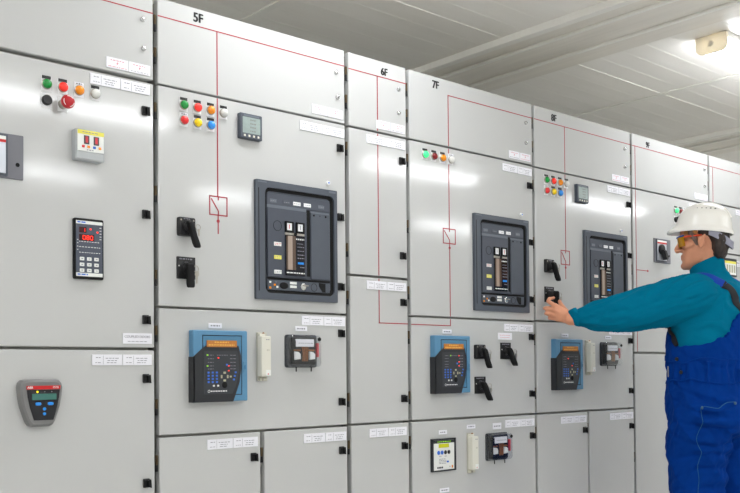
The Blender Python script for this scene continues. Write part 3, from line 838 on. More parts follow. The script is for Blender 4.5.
class Cabinet:
    def __init__(self, L, R, label):
        self.L, self.R = L, R
        self.e = thing('switchgear_cabinet', label, 'electrical cabinet', (L, 0, 0), 'row of grey switchgear cabinets')
        w = R - L
        c = MB()
        c.box(0.006, w - 0.006, 0.027, 0.60, 0.10, TOP - 0.006, 'carcass', 0.002)
        c.box(0.010, w - 0.010, 0.035, 0.58, 0.0, 0.10, 'carcass', 0.002)
        c.build('carcass', self.e, label='darker steel carcass showing in the gaps')
        self.doors = []
        self.line = MB()
    def x(self, X):
        return X - self.L
    def door(self, x0, x1, z0, z1, latches=(), plates=(), screws=(), hinges=2):
        a, b = self.x(x0), self.x(x1)
        d = MB().box(a, b, 0.0, 0.024, z0, z1, 'paint', 0.0022).build('door', self.e)
        self.doors.append((x0, x1, z0, z1))
        hs = [z1 - 0.085, z0 + 0.085] if hinges == 2 else [z1 - 0.085, (z0 + z1) / 2, z0 + 0.085]
        for h in hs:
            k = MB()
            k.cyl((a - 0.0052, 0.010, h), (a - 0.0052, 0.010, h + 0.030), 0.0048, 0.0048, 'hinge', 10)
            k.cyl((a - 0.0052, 0.010, h - 0.022), (a - 0.0052, 0.010, h - 0.0005), 0.0048, 0.0048, 'black', 10)
            k.box(a - 0.004, a + 0.001, 0.010, 0.020, h - 0.020, h + 0.028, 'hinge')
            k.build('hinge', d)
        for z in latches:
            latch(d, b - 0.031, z)
        for (p0, p1, zc, kind, seed) in plates:
            if kind in ('split', 'warning'):
                plate_pair(d, self.x(p0), self.x(p1), zc, kind, seed)
            else:
                nameplate(d, self.x(p0), self.x(p1), zc, {'small': 0.017, 'coupled': 0.033, 'red_text': 0.030, 'tag': 0.028}.get(kind, 0.033), 'small' if kind == 'tag' else kind, seed)
        for (X, z) in screws:
            captive_screw(d, self.x(X), z)
        return d
    # red mimic diagram, interrupted where a line crosses a gap between doors
    def h(self, X0, X1, z, t=0.0036):
        self.line.box(self.x(X0), self.x(X1), -0.0008, 0.0005, z - t / 2, z + t / 2, 'red_ink')
    def v(self, X, z0, z1, t=0.0042):
        for (a, b, d0, d1) in self.doors:
            if a < X < b:
                p, q = max(z0, d0 + .0015), min(z1, d1 - .0015)
                if q > p:
                    self.line.box(self.x(X) - t / 2, self.x(X) + t / 2, -0.0008, 0.0005, p, q, 'red_ink')
    def symbol(self, x0, x1, z0, z1, Xv):
        t = 0.0042
        self.h(x0, x1, z1 - t / 2, t); self.h(x0, x1, z0 + t / 2, t)
        self.v(x0 + t / 2, z0, z1, t); self.v(x1 - t / 2, z0, z1, t)
        self.v(Xv, z1 - 0.014, z1)
        ax, az = self.x(x0) + 0.008, z1 - 0.010
        bx, bz = self.x(Xv), z0 + 0.016
        self.line.prism([(ax - .002, az - .001), (bx - .0025, bz), (bx + .0025, bz), (ax + .002, az + .001)], 0.0005, -0.0008, 'red_ink')
        self.v(Xv, z0, z0 + 0.016)
    def dot(self, X, z, r=0.006):
        self.line.lathe((self.x(X), 0.0003, z), [(r, 0), (r, 0.0013), (0.0005, 0.0013)], 'red_ink', 14)
    def finish(self, text=None, X=0, z=0, hgt=0.03):
        self.line.build('mimic_line', self.e, label='red mimic diagram line')
        if text:
            mk = MB()
            for dx, dz in ((-0.0018, 0), (0.0018, 0), (0, 0.0008), (0, -0.0008)):
                mk.text(text, self.x(X) + dx, z - hgt / 2 + dz, hgt, 'black_ink', y=-0.0005, sx=0.90, depth=0.001)
            mk.build('marking', self.e, label='black ' + text + ' marking')

LEDS_A = [(-0.060, 0.036, 'led_green'), (-0.060, 0.0, 'led_green'), (-0.014, 0.027, 'led_red'), (0.030, 0.0, 'led_red'), (0.030, -0.016, 'led_red')]
LEDS_B = [(-0.020, 0.036, 'led_green'), (0.034, 0.036, 'led_red'), (0.034, 0.010, 'led_red'), (0.034, -0.006, 'led_red')]
LEDS_C = [(-0.020, 0.027, 'led_red'), (0.012, -0.006, 'led_red')]
def place_relay(c, X, z, leds):
    return scaled(protection_relay(c.e, c.x(X), z, leds), 0.907, 0.78, 0.987)
def place_test_block(c, X, z):
    return scaled(test_block(c.e, c.x(X), z), 0.74, 0.64, 1.0)
def place_aux(c, X, z):
    return scaled(auxiliary_relay(c.e, c.x(X), z), 0.905, 0.66, 0.96)
def place_breaker(c, X, flip=False):
    return scaled(circuit_breaker(c.e, c.x(X), 1.553, flip), 0.972, 1.0, 0.99)

# 4F, cut by the left edge of the picture (its marking lies outside)
c = Cabinet(0.660, 1.4425, 'tall grey switchgear cabinet nearest the camera, with the red-digit controller and emergency stop button')
c.door(c.L, c.R, 2.026, TOP, plates=[(1.282, 1.431, 2.0525, 'warning', 1)], screws=[(1.405, 2.212), (1.408, 2.120)])
d = c.door(c.L, c.R, 1.1745, 2.014, latches=[1.922, 1.594, 1.262], plates=[(1.229, 1.429, 1.991, 'split', 3), (1.3335, 1.4325, 1.2025, 'coupled', 5)], hinges=3)
d = c.door(c.L, c.R, 0.11, 1.1655, latches=[1.077, 0.749], plates=[(1.233, 1.432, 1.1355, 'split', 7)], hinges=3)
c.h(0.70, c.R, 2.2405)
for X, lens, tag, lb in ((1.094, 'green', 'dark', 'green indicator light'), (1.1435, 'red_lit', 'dark', 'lit red indicator light'), (1.194, 'orange', 'white', 'amber indicator light'), (1.2455, 'clearwhite', 'dark', 'white indicator light')):
    indicator(c.e, c.x(X), 1.945, lens, tag, lb)
push_button(c.e, c.x(1.094), 1.897)
emergency_stop(c.e, c.x(1.1435), 1.894)
scaled(earth_fault_unit(c.e, c.x(1.217), 1.7785), 0.875, 1.0, 0.94)
isolator_switch(c.e, c.x(0.941), 1.716)
scaled(digital_controller(c.e, c.x(1.2205), 1.469), 0.95, 1.0, 0.99)
scaled(soft_starter_keypad(c.e, c.x(1.068), 1.011), 1.0, 1.0, 1.0)
c.finish()

# 5F
c = Cabinet(1.4595, 2.238, 'tall grey switchgear cabinet marked 5F, second from the left, with two narrow bottom doors')
c.door(c.L, c.R, 2.0215, TOP, plates=[(2.080, 2.225, 2.051, 'warning', 2)], screws=[(2.195, 2.205), (2.201, 2.114)])
d = c.door(c.L, c.R, 1.3085, 2.0145, latches=[1.924, 1.666, 1.407], plates=[(2.025, 2.234, 1.982, 'split', 13)], hinges=3)
captive_screw(d, c.x(2.152), 1.787, True)
d = c.door(c.L, c.R, 0.8955, 1.3005, latches=[1.234, 0.981], plates=[(2.027, 2.229, 1.2775, 'split', 17), (1.640, 1.692, 1.2495, 'small', 3), (1.998, 2.051, 1.2475, 'small', 4)])
c.door(c.L, 1.8465, 0.11, 0.8875, latches=[0.803], plates=[(1.633, 1.834, 0.8555, 'split', 19)])
c.door(1.8630, c.R, 0.11, 0.8875, latches=[0.801], plates=[(2.033, 2.231, 0.8535, 'split', 21)])
c.h(c.L, c.R, 2.2385); c.v(1.680, 1.684, 2.2385); c.symbol(1.6465, 1.718, 1.618, 1.684, 1.682); c.v(1.681, 1.557, 1.618); c.dot(1.681, 1.600)
for k, (lens, tag, lb) in enumerate((('green', 'dark', 'green indicator light'), ('red_lit', 'dark', 'lit red indicator light'), ('orange', 'dark', 'amber indicator light'), ('clearwhite', 'dark', 'white indicator light'))):
    indicator(c.e, c.x(1.551 + 0.0505 * k), 1.9665, lens, tag, lb)
for k, (lens, tag, lb) in enumerate((('red', 'white', 'red indicator light'), ('yellow', 'dark', 'yellow indicator light'), ('blue', 'dark', 'blue indicator light'))):
    indicator(c.e, c.x(1.551 + 0.0505 * k), 1.9165, lens, tag, lb)
scaled(power_meter(c.e, c.x(1.8055), 1.935), 0.93, 0.8, 0.90)
place_breaker(c, 2.006)
scaled(rotary_switch(c.e, c.x(1.556), 1.5685, 'grip'), 0.89, 1, 0.95)
rotary_switch(c.e, c.x(1.5565), 1.4345, 'key', -0.002)
place_relay(c, 1.6715, 1.1155, LEDS_A)
place_test_block(c, 1.852, 1.147)
place_aux(c, 2.022, 1.167)
c.finish('5F', 1.608, 2.2675, 0.030)

# 6F
c = Cabinet(2.2580, 2.556, 'narrow grey switchgear cabinet marked 6F, with plain doors')
c.door(c.L, c.R, 2.0205, TOP, plates=[(2.395, 2.546, 2.0475, 'warning', 3)], screws=[(2.514, 2.203), (2.514, 2.110)])
c.door(c.L, c.R, 1.4600, 2.0125, latches=[1.921, 1.546], plates=[(2.344, 2.546, 1.984, 'split', 23)])
c.door(c.L, c.R, 0.8970, 1.4510, latches=[1.362, 0.984], plates=[(2.339, 2.547, 1.4225, 'split', 25)])
c.door(c.L, c.R, 0.11, 0.8890, latches=[0.799], plates=[(2.346, 2.542, 0.8565, 'split', 27)], hinges=3)
c.h(c.L, c.R, 2.2350); c.v(2.403, 1.2785, 2.2350); c.h(2.4005, c.R, 1.2785)
c.finish('6F', 2.440, 2.2590, 0.028)

# 7F
c = Cabinet(2.5740, 3.3465, 'tall grey switchgear cabinet marked 7F, with three black switches beside its blue relay')
c.door(c.L, c.R, 2.0215, TOP, plates=[(3.181, 3.331, 2.0475, 'warning', 4)], screws=[(3.300, 2.205), (3.301, 2.114)])
d = c.door(c.L, c.R, 1.3140, 2.0135, latches=[1.922, 1.666, 1.408], plates=[(3.137, 3.340, 1.984, 'split', 33)], hinges=3)
captive_screw(d, c.x(3.260), 1.785, True)
d = c.door(c.L, c.R, 0.8970, 1.3060, latches=[1.239, 0.985], plates=[(3.136, 3.334, 1.278, 'split', 35), (2.749, 2.804, 1.2525, 'small', 5), (3.095, 3.188, 1.2395, 'red_text', 6)])
d = c.door(c.L, c.R, 0.11, 0.8890, latches=[0.797], plates=[(3.137, 3.337, 0.8565, 'split', 37), (2.722, 2.770, 0.8405, 'small', 7), (2.891, 2.943, 0.8555, 'small', 8), (3.053, 3.110, 0.8500, 'tag', 9), (2.725, 2.780, 0.604, 'small', 10)], hinges=3)
c.h(2.7955, c.R, 2.2340); c.v(2.798, 1.680, 2.2340); c.symbol(2.7595, 2.8355, 1.6155, 1.680, 2.799); c.v(2.799, 1.2770, 1.6155); c.dot(2.799, 1.600); c.h(c.L, 2.8005, 1.2775)
for k, (lens, tag, lb) in enumerate((('green_lit', 'dark', 'lit green indicator light'), ('dark_red', 'dark', 'dark red indicator light'), ('orange', 'dark', 'amber indicator light'), ('clearwhite', 'white', 'white indicator light'))):
    indicator(c.e, c.x(2.657 + 0.0508 * k), 1.9665, lens, tag, lb)
place_breaker(c, 3.1195, True)
place_relay(c, 2.783, 1.1175, LEDS_B)
scaled(rotary_switch(c.e, c.x(2.972), 1.1705, 'grip'), 0.89, 1, 0.95)
rotary_switch(c.e, c.x(3.1435), 1.1755, 'key', 0.026)
rotary_switch(c.e, c.x(2.975), 1.0290, 'key', 0.028)
scaled(feeder_meter(c.e, c.x(2.744), 0.749), 0.925, 1, 0.98)
place_test_block(c, 2.911, 0.746)
place_aux(c, 3.077, 0.763)
c.finish('7F', 2.725, 2.2650, 0.031)

# 8F
c = Cabinet(3.3635, 4.1365, 'tall grey switchgear cabinet marked 8F, whose switch the man is turning')
c.door(c.L, c.R, 2.0180, TOP, plates=[(3.970, 4.120, 2.0465, 'warning', 5)], screws=[(4.083, 2.204), (4.083, 2.112)])
d = c.door(c.L, c.R, 1.3175, 2.0105, latches=[1.924, 1.665, 1.407], plates=[(3.928, 4.127, 1.985, 'split', 43)], hinges=3)
captive_screw(d, c.x(4.040), 1.784, True)
d = c.door(c.L, c.R, 0.8960, 1.3095, latches=[1.233, 0.981], plates=[(3.928, 4.130, 1.278, 'split', 45), (3.543, 3.597, 1.2505, 'small', 11), (3.893, 3.946, 1.2460, 'small', 12)])
c.door(c.L, 3.7440, 0.11, 0.8880, latches=[0.803], plates=[(3.533, 3.741 - .01, 0.8555, 'split', 47)])
c.door(3.7590, c.R, 0.11, 0.8880, latches=[0.804], plates=[(3.926, 4.130, 0.8565, 'split', 49)])
c.h(c.L, c.R, 2.2350); c.v(3.588, 1.651, 2.2350); c.symbol(3.5485, 3.6185, 1.582, 1.651, 3.586); c.v(3.585, 1.516, 1.582); c.dot(3.585, 1.570)
for k, (lens, tag, lb) in enumerate((('green', 'dark', 'green indicator light'), ('red_lit', 'dark', 'lit red indicator light'), ('orange', 'dark', 'amber indicator light'), ('clearwhite', 'dark', 'white indicator light'))):
    indicator(c.e, c.x(3.4430 + 0.0505 * k), 1.9650, lens, tag, lb)
for k, (lens, tag, lb) in enumerate((('red', 'white', 'red indicator light'), ('yellow', 'dark', 'yellow indicator light'), ('blue', 'dark', 'blue indicator light'))):
    indicator(c.e, c.x(3.4430 + 0.0505 * k), 1.9155, lens, tag, lb)
scaled(power_meter(c.e, c.x(3.7065), 1.930), 0.93, 0.8, 0.90)
place_breaker(c, 3.9020)
scaled(rotary_switch(c.e, c.x(3.453), 1.5680, 'grip'), 0.89, 1, 0.95)
rotary_switch(c.e, c.x(3.4555), 1.4370, 'key', 0.004, 0.016)
place_relay(c, 3.5705, 1.1150, LEDS_C)
place_test_block(c, 3.7500, 1.147)
place_aux(c, 3.9200, 1.165)
c.finish('8F', 3.509, 2.2640, 0.031)

# 9F, behind the man
c = Cabinet(4.1540, 4.9130, 'tall grey switchgear cabinet marked 9F, partly hidden behind the man')
c.door(c.L, c.R, 2.0190, TOP, plates=[(4.761, 4.904, 2.048, 'warning', 6)], screws=[(4.872, 2.205), (4.872, 2.112)])
d = c.door(c.L, c.R, 1.1770, 2.0110, latches=[1.924, 1.60, 1.264], plates=[(4.700, 4.905, 1.985, 'split', 53)], hinges=3)
c.door(c.L, c.R, 0.11, 1.1680, latches=[1.078, 0.75], plates=[(4.70, 4.905, 1.1355, 'split', 55)], hinges=3)
c.h(c.L, c.R, 2.2350); c.v(4.180, 1.1770, 2.2350); c.h(4.1775, 4.285, 1.5985); c.dot(4.284, 1.5985)
for k, (lens, tag, lb) in enumerate((('green_lit', 'dark', 'lit green indicator light'), ('dark_red', 'dark', 'dark red indicator light'), ('orange', 'white', 'amber indicator light'))):
    indicator(c.e, c.x(4.562 + 0.0470 * k), 1.9420, lens, tag, lb)
selector(c.e, c.x(4.5600), 1.8935)
scaled(isolator_switch(c.e, c.x(4.4200), 1.7120), 0.945, 1, 1)
c.finish('9F', 4.300, 2.2590, 0.028)

# the last one, at the right edge of the picture
c = Cabinet(4.9320, 5.7100, 'tall grey switchgear cabinet at the right edge of the picture, farthest from the camera')
c.door(c.L, c.R, 2.0340, TOP, screws=[(5.67, 2.205), (5.67, 2.112)])
c.door(c.L, c.R, 1.7560, 2.0260, latches=[1.924], plates=[(5.225, 5.43, 2.004, 'split', 63)])
d = c.door(c.L, c.R, 1.1770, 1.7470, latches=[1.60, 1.264], plates=[(5.222, 5.290, 1.7000, 'coupled', 65)])
c.door(c.L, c.R, 0.11, 1.1680, latches=[1.078], hinges=3)
c.h(c.L, c.R, 2.2350); c.v(4.968, 1.7560, 2.2350)
annunciator(c.e, c.x(5.1300), 1.6720)
c.finish()


# ------------------------------------------------------------------ the man at the panel
M['skin'] = mat('tanned_skin', (212, 148, 116), 0.5, spec=0.4, var=0.06, var_scale=30, bump=0.15, bump_scale=400)
M['lips'] = mat('lips', (170, 100, 88), 0.5, var=0.03)
M['hair'] = mat('dark_brown_hair', (52, 42, 38), 0.55, var=0.35, var_scale=120, bump=0.8, bump_scale=260, stretch=(1, 1, 0.35))
M['grey_hair'] = mat('greying_hair', (110, 92, 82), 0.6, var=0.3, var_scale=160, bump=0.8, bump_scale=300)
M['sweater'] = mat('teal_knit', (0, 106, 136), 0.9, spec=0.06, var=0.06, var_scale=5, bump=0.35, bump_scale=320)
M['overalls'] = mat('royal_blue_workwear', (2, 50, 128), 0.85, spec=0.06, var=0.05, var_scale=6, bump=0.3, bump_scale=500)
M['strap_blue'] = mat('blue_webbing', (16, 60, 160), 0.7, spec=0.25, var=0.03)
M['elastic'] = mat('black_elastic', (20, 22, 28), 0.75, var=0.05)
M['stitch'] = mat('green_stitching', (22, 84, 128), 0.7, var=0.05)
M['tack'] = mat('tan_bar_tack', (64, 96, 118), 0.7, var=0.05)
M['hat'] = mat('white_hard_hat_shell', (240, 238, 232), 0.22, spec=0.5, coat=0.3, var=0.01)
M['harness'] = mat('lilac_grey_harness', (150, 150, 166), 0.5, var=0.03)
M['sweatband'] = mat('tan_sweatband', (196, 136, 72), 0.6, var=0.05)
M['amber_lens'] = mat('amber_goggle_lens', (226, 168, 24), 0.12, trans=0.55, var=0.02)
M['goggle_red'] = mat('orange_red_temple', (212, 70, 36), 0.4, var=0.02)
M['goggle_blue'] = mat('blue_brow_bar', (46, 96, 178), 0.4, var=0.02)
M['boot'] = mat('black_boot_leather', (30, 29, 28), 0.5, var=0.06)
M['eye'] = mat('eye_white', (225, 220, 214), 0.3, var=0.01)

PX, PY = 3.80, -0.62
ORG = Vector((PX, PY, 0))
man = thing('person', 'man in white hard hat, teal sweater and blue overalls turning a switch', 'person', ORG)

def remeshed(mb, voxel, smooth=4, fac=0.5):
    me = bpy.data.meshes.new('raw')
    bmesh.ops.recalc_face_normals(mb.bm, faces=list(mb.bm.faces))
    mb.bm.to_mesh(me)
    mb.bm.free()
    o = bpy.data.objects.new('raw', me)
    COL.objects.link(o)
    md = o.modifiers.new('r', 'REMESH')
    md.mode = 'VOXEL'
    md.voxel_size = voxel
    if smooth:
        s = o.modifiers.new('s', 'SMOOTH')
        s.factor = fac
        s.iterations = smooth
    dg = bpy.context.evaluated_depsgraph_get()
    dg.update()
    out = bpy.data.meshes.new_from_object(o.evaluated_get(dg))
    bpy.data.objects.remove(o)
    bpy.data.meshes.remove(me)
    return out

def displaced(me, fn):
    """move every vertex along its normal by fn(co, normal)"""
    co = [v.co.copy() for v in me.vertices]
    no = [v.normal.copy() for v in me.vertices]
    for v, c, n in zip(me.vertices, co, no):
        v.co = c + n * fn(c, n)
    return me

def person_part(name, me, mats, label=None, parent=None):
    me.transform(Matrix.Translation(-ORG))
    me.name = name
    me.materials.clear()
    for m in mats:
        me.materials.append(M[m])
    me.polygons.foreach_set('use_smooth', [True] * len(me.polygons))
    o = bpy.data.objects.new(name, me)
    COL.objects.link(o)
    o.parent = parent or man
    if label:
        o['label'] = label
    return o

def from_mb(name, mb, label=None, parent=None):
    """an ordinary built mesh given in room coordinates"""
    bmesh.ops.transform(mb.bm, matrix=Matrix.Translation(-ORG), verts=mb.bm.verts)
    return mb.build(name, parent or man, label=label, smooth=40)

def blob(mb, pts, m='skin', seg=20):
    """rounded limb through ((x,y,z), radius) points"""
    P_ = [Vector(p) for p, r in pts]
    Rr = [r for p, r in pts]
    # refine by Catmull-Rom so that the limb bends smoothly
    Q, S = [], []
    n = len(P_)
    for k in range(n - 1):
        p0, p1, p2, p3 = P_[max(k - 1, 0)], P_[k], P_[k + 1], P_[min(k + 2, n - 1)]
        for j in range(4):
            t = j / 4
            Q.append(0.5 * ((2 * p1) + (p2 - p0) * t + (2 * p0 - 5 * p1 + 4 * p2 - p3) * t * t + (3 * p1 - p0 - 3 * p2 + p3) * t ** 3))
            S.append(Rr[k] + (Rr[k + 1] - Rr[k]) * t)
    Q.append(P_[-1]); S.append(Rr[-1])
    mb.tube(Q, 1, m, seg, S)
    for p, r in ((Q[0], S[0]), (Q[-1], S[-1])):
        mb.ellipsoid(p, r, r, r, m, u=seg, v=10)
    return mb

def ell_rings(mb, rows, m='skin', seg=40, power=1.0):
    """rows of (cx, cy, z, half width, half depth)"""
    R = []
    for cx, cy, z, hx, hy in rows:
        ring = []
        for k in range(seg):
            a = 2 * PI * k / seg
            c, s = math.cos(a), math.sin(a)
            ring.append((cx + hx * math.copysign(abs(c) ** power, c), cy + hy * math.copysign(abs(s) ** power, s), z))
        R.append(ring)
    return mb.rings(R, m)

# head frame: F forward (he looks along the row, to his left), L his left, U up
HC = Vector((3.800, -0.575, 1.655))
F = Vector((-0.41, 0.91, 0)).normalized()
L_ = Vector((-F.y, F.x, 0))
U = Vector((0, 0, 1))
# nods a little
tilt = math.radians(-4)
F, U = (F * math.cos(tilt) + U * math.sin(tilt)), (U * math.cos(tilt) - F * math.sin(tilt))
def hp(f, l, u):
    return HC + F * f + L_ * l + U * u

def head_rings(mb, rows, m, seg=36, power=0.86):
    R = []
    for u, fr, bk, w in rows:
        c0, a0 = (fr + bk) / 2, (fr - bk) / 2
        ring = []
        for k in range(seg):
            a = 2 * PI * k / seg
            c, s = math.cos(a), math.sin(a)
            ring.append(hp(c0 + a0 * math.copysign(abs(c) ** power, c), w * math.copysign(abs(s) ** power, s), u))
        R.append(ring)
    return mb.rings(R, m)

S_L, S_R = Vector((3.640, -0.605, 1.405)), Vector((3.985, -0.600, 1.405))
b = MB()
head_rings(b, [(-0.124, 0.078, 0.030, 0.020), (-0.116, 0.090, 0.010, 0.034), (-0.100, 0.094, -0.010, 0.046), (-0.085, 0.091, -0.035, 0.053), (-0.060, 0.088, -0.060, 0.060),
               (-0.030, 0.086, -0.078, 0.066), (0.0, 0.082, -0.092, 0.071), (0.02, 0.089, -0.098, 0.0735), (0.045, 0.092, -0.100, 0.075), (0.07, 0.082, -0.095, 0.071),
               (0.095, 0.060, -0.075, 0.056), (0.112, 0.030, -0.045, 0.032), (0.117, 0.005, -0.015, 0.012)], 'skin')
blob(b, [(hp(0.088, 0, 0.012), 0.010), (hp(0.099, 0, -0.010), 0.011), (hp(0.110, 0, -0.028), 0.0125), (hp(0.108, 0, -0.034), 0.0125)], seg=12)
for s in (-1, 1):
    blob(b, [(hp(0.096, s * 0.012, -0.036), 0.0085), (hp(0.090, s * 0.015, -0.036), 0.008)], seg=10)
    blob(b, [(hp(0.088, s * 0.012, 0.024), 0.010), (hp(0.080, s * 0.042, 0.024), 0.010)], seg=10)
    blob(b, [(hp(0.066, s * 0.045, -0.022), 0.017), (hp(0.040, s * 0.058, -0.020), 0.014)], seg=12)
    # ear: shell and rim
    rot = Matrix((F, L_ * s, U)).transposed() @ Matrix.Rotation(0.35 * s, 3, 'Z')
    b.ellipsoid(hp(0.000, s * 0.084, -0.016), 0.017, 0.008, 0.027, 'skin', rot)
    rim = []
    for k in range(11):
        a = math.radians(-60 + 26 * k)
        rim.append((hp(-0.003 - 0.017 * math.cos(a - 1.2) * 0.9, s * (0.092 + 0.004 * math.sin(a)), -0.015 + 0.025 * math.sin(a)), 0.0046))
    blob(b, rim, seg=8)
    b.ellipsoid(hp(0.008, s * 0.081, -0.034), 0.008, 0.006, 0.010, 'skin')
for u, r, f in ((-0.062, 0.0085, 0.090), (-0.074, 0.0095, 0.089)):
    blob(b, [(hp(f - 0.012, -0.022, u), r * 0.6), (hp(f, 0, u), r), (hp(f - 0.012, 0.022, u), r * 0.6)], seg=10)
b.ellipsoid(hp(0.080, 0, -0.106), 0.020, 0.022, 0.018, 'skin')
# neck and trunk
blob(b, [(hp(-0.018, 0, -0.050), 0.058), (Vector((3.818, -0.596, 1.545)), 0.058), (Vector((3.820, -0.605, 1.47)), 0.062)])
ell_rings(b, [(3.81, -0.605, 1.485, 0.06, 0.05), (3.81, -0.61, 1.455, 0.125, 0.066), (3.805, -0.615, 1.40, 0.168, 0.095), (3.80, -0.612, 1.28, 0.165, 0.112), (3.795, -0.605, 1.12, 0.150, 0.112), (3.795, -0.61, 0.98, 0.160, 0.118), (3.80, -0.62, 0.86, 0.150, 0.105), (3.80, -0.62, 0.81, 0.11, 0.08)])
# left arm, out to the switch; right arm hanging
WR = Vector((3.397, -0.160, 1.318))
blob(b, [(S_L + Vector((0.03, 0, -0.01)), 0.062), (Vector((3.585, -0.50, 1.362)), 0.054), (Vector((3.510, -0.36, 1.325)), 0.046), (Vector((3.452, -0.255, 1.322)), 0.040), (WR + Vector((0.012, -0.02, 0)), 0.032), (WR, 0.030)])
blob(b, [(S_R - Vector((0.03, 0, 0.01)), 0.062), (Vector((4.035, -0.60, 1.25)), 0.052), (Vector((4.055, -0.59, 1.12)), 0.044), (Vector((4.040, -0.54, 0.98)), 0.036), (Vector((4.015, -0.490, 0.875)), 0.026)])
# left hand: palm, four bent fingers round the lever, thumb on its front
mcp = [Vector((3.376, -0.097, 1.376)), Vector((3.371, -0.099, 1.356)), Vector((3.374, -0.101, 1.336)), Vector((3.381, -0.104, 1.318))]
for k, p in enumerate(mcp):
    blob(b, [(WR + Vector((0.004, 0, 0.010 - 0.006 * k)), 0.023), (WR.lerp(p, 0.55) + Vector((0.004, 0, 0)), 0.0185), (p, 0.0130)], seg=12)
blob(b, [(WR + Vector((0.012, 0.012, 0.0)), 0.022), (Vector((3.408, -0.118, 1.340)), 0.020), (Vector((3.400, -0.105, 1.352)), 0.018)], seg=12)
fingers = [
    [mcp[0], Vector((3.370, -0.062, 1.399)), Vector((3.398, -0.047, 1.413)), Vector((3.426, -0.050, 1.417))],
    [mcp[1], Vector((3.360, -0.057, 1.367)), Vector((3.384, -0.031, 1.370)), Vector((3.414, -0.036, 1.374))],
    [mcp[2], Vector((3.364, -0.060, 1.343)), Vector((3.386, -0.035, 1.346)), Vector((3.414, -0.041, 1.351))],
    [mcp[3], Vector((3.375, -0.067, 1.321)), Vector((3.394, -0.046, 1.324)), Vector((3.415, -0.052, 1.330))]]
for k, fg in enumerate(fingers):
    s = (1.0, 1.02, 0.97, 0.86)[k]
    for (p, q, r0, r1) in ((fg[0], fg[1], 0.0108, 0.0096), (fg[1], fg[2], 0.0098, 0.0086), (fg[2], fg[3], 0.0086, 0.0076)):
        b.tube([p, p.lerp(q, 0.5), q], 1, 'skin', 12, [r0 * s, (r0 + r1) / 2 * s * 0.96, r1 * s])
    for p, r in zip(fg, (0.0112, 0.0102, 0.0089, 0.0077)):
        b.ellipsoid(p, r * s, r * s, r * s, 'skin', u=12, v=8)
th = [Vector((3.410, -0.138, 1.338)), Vector((3.427, -0.108, 1.362)), Vector((3.438, -0.083, 1.383)), Vector((3.444, -0.069, 1.402))]
for p, q, r0, r1 in zip(th, th[1:], (0.0165, 0.0125, 0.0108), (0.0125, 0.0108, 0.0088)):
    b.tube([p, q], 1, 'skin', 12, [r0, r1])
for p, r in zip(th, (0.0165, 0.0128, 0.0110, 0.0088)):
    b.ellipsoid(p, r, r, r, 'skin', u=12, v=8)
# right hand, relaxed
W2 = Vector((4.015, -0.490, 0.875))
for k in range(4):
    o4 = Vector((0.012 - 0.002 * k, 0.026 - 0.019 * k, 0))
    base = W2 + Vector((-0.012, 0.012, -0.085)) + o4
    blob(b, [(W2 + o4 * 0.5, 0.019), (base, 0.0125)], seg=12)
    ln = (0.076, 0.084, 0.078, 0.062)[k]
    blob(b, [(base, 0.0108), (base + Vector((-0.006, 0.004, -ln * .5)), 0.0094), (base + Vector((-0.022, 0.008, -ln * .82)), 0.0086), (base + Vector((-0.034, 0.010, -ln)), 0.0076)], seg=12)
blob(b, [(W2 + Vector((-0.004, 0.022, -0.020)), 0.016), (W2 + Vector((-0.020, 0.044, -0.058)), 0.0125), (W2 + Vector((-0.030, 0.050, -0.088)), 0.0108), (W2 + Vector((-0.036, 0.050, -0.108)), 0.009)], seg=12)
# legs
HIP = {'l': [(3.715, -0.615, 0.88), (3.700, -0.585, 0.50), (3.700, -0.600, 0.09)], 'r': [(3.885, -0.630, 0.88), (3.895, -0.655, 0.50), (3.905, -0.700, 0.09)]}
for kk in ('l', 'r'):
    hpt, kn, an = [Vector(v) for v in HIP[kk]]
    blob(b, [(hpt, 0.088), (hpt.lerp(kn, 0.5), 0.072), (kn, 0.056), (kn.lerp(an, 0.35), 0.052), (an, 0.038)])
    blob(b, [(an - Vector((0, 0.03, 0.04)), 0.030), (an + Vector((0, 0.09, -0.050)), 0.030), (an + Vector((0, 0.15, -0.055)), 0.024)])
body = remeshed(b, 0.0040, 5)
body_o = person_part('body', body, ['skin'], 'skin of face, neck and hands')

for s in (-1, 1):
    e = MB().ellipsoid(hp(0.073, s * 0.031, 0.004), 0.0125, 0.0125, 0.0125, 'eye')
    e.ellipsoid(hp(0.0835, s * 0.031, 0.004), 0.003, 0.0055, 0.0055, 'black')
    from_mb('eye', e)

# hair: back and sides below the hat, grey in front of the ears
h = MB()
head_rings(h, [(-0.092, -0.040, -0.082, 0.050), (-0.072, -0.030, -0.096, 0.066), (-0.040, -0.030, -0.106, 0.0755), (-0.012, -0.024, -0.110, 0.0780), (0.006, -0.006, -0.112, 0.0800), (0.013, 0.036, -0.112, 0.0830), (0.030, 0.050, -0.112, 0.0840), (0.052, 0.055, -0.110, 0.0830)], 'hair')
hm = displaced(remeshed(h, 0.005, 3), lambda c, n: 0.0035 * noise.noise(Vector((c.x * 90, c.y * 90, c.z * 30))) + 0.0025 * noise.noise(Vector((c.x * 220, c.y * 220, c.z * 60))))
person_part('hair', hm, ['hair'], 'short dark brown hair')
for s in (-1, 1):
    h = MB()
    blob(h, [(hp(0.040, s * 0.0690, 0.030), 0.014), (hp(0.030, s * 0.0690, 0.010), 0.0135), (hp(0.022, s * 0.0675, -0.010), 0.011), (hp(0.019, s * 0.0640, -0.020), 0.0095)], 'grey_hair', 10)
    person_part('sideburn', displaced(remeshed(h, 0.004, 2), lambda c, n: 0.003 * noise.noise(c * 130)), ['grey_hair'], 'greying sideburn')

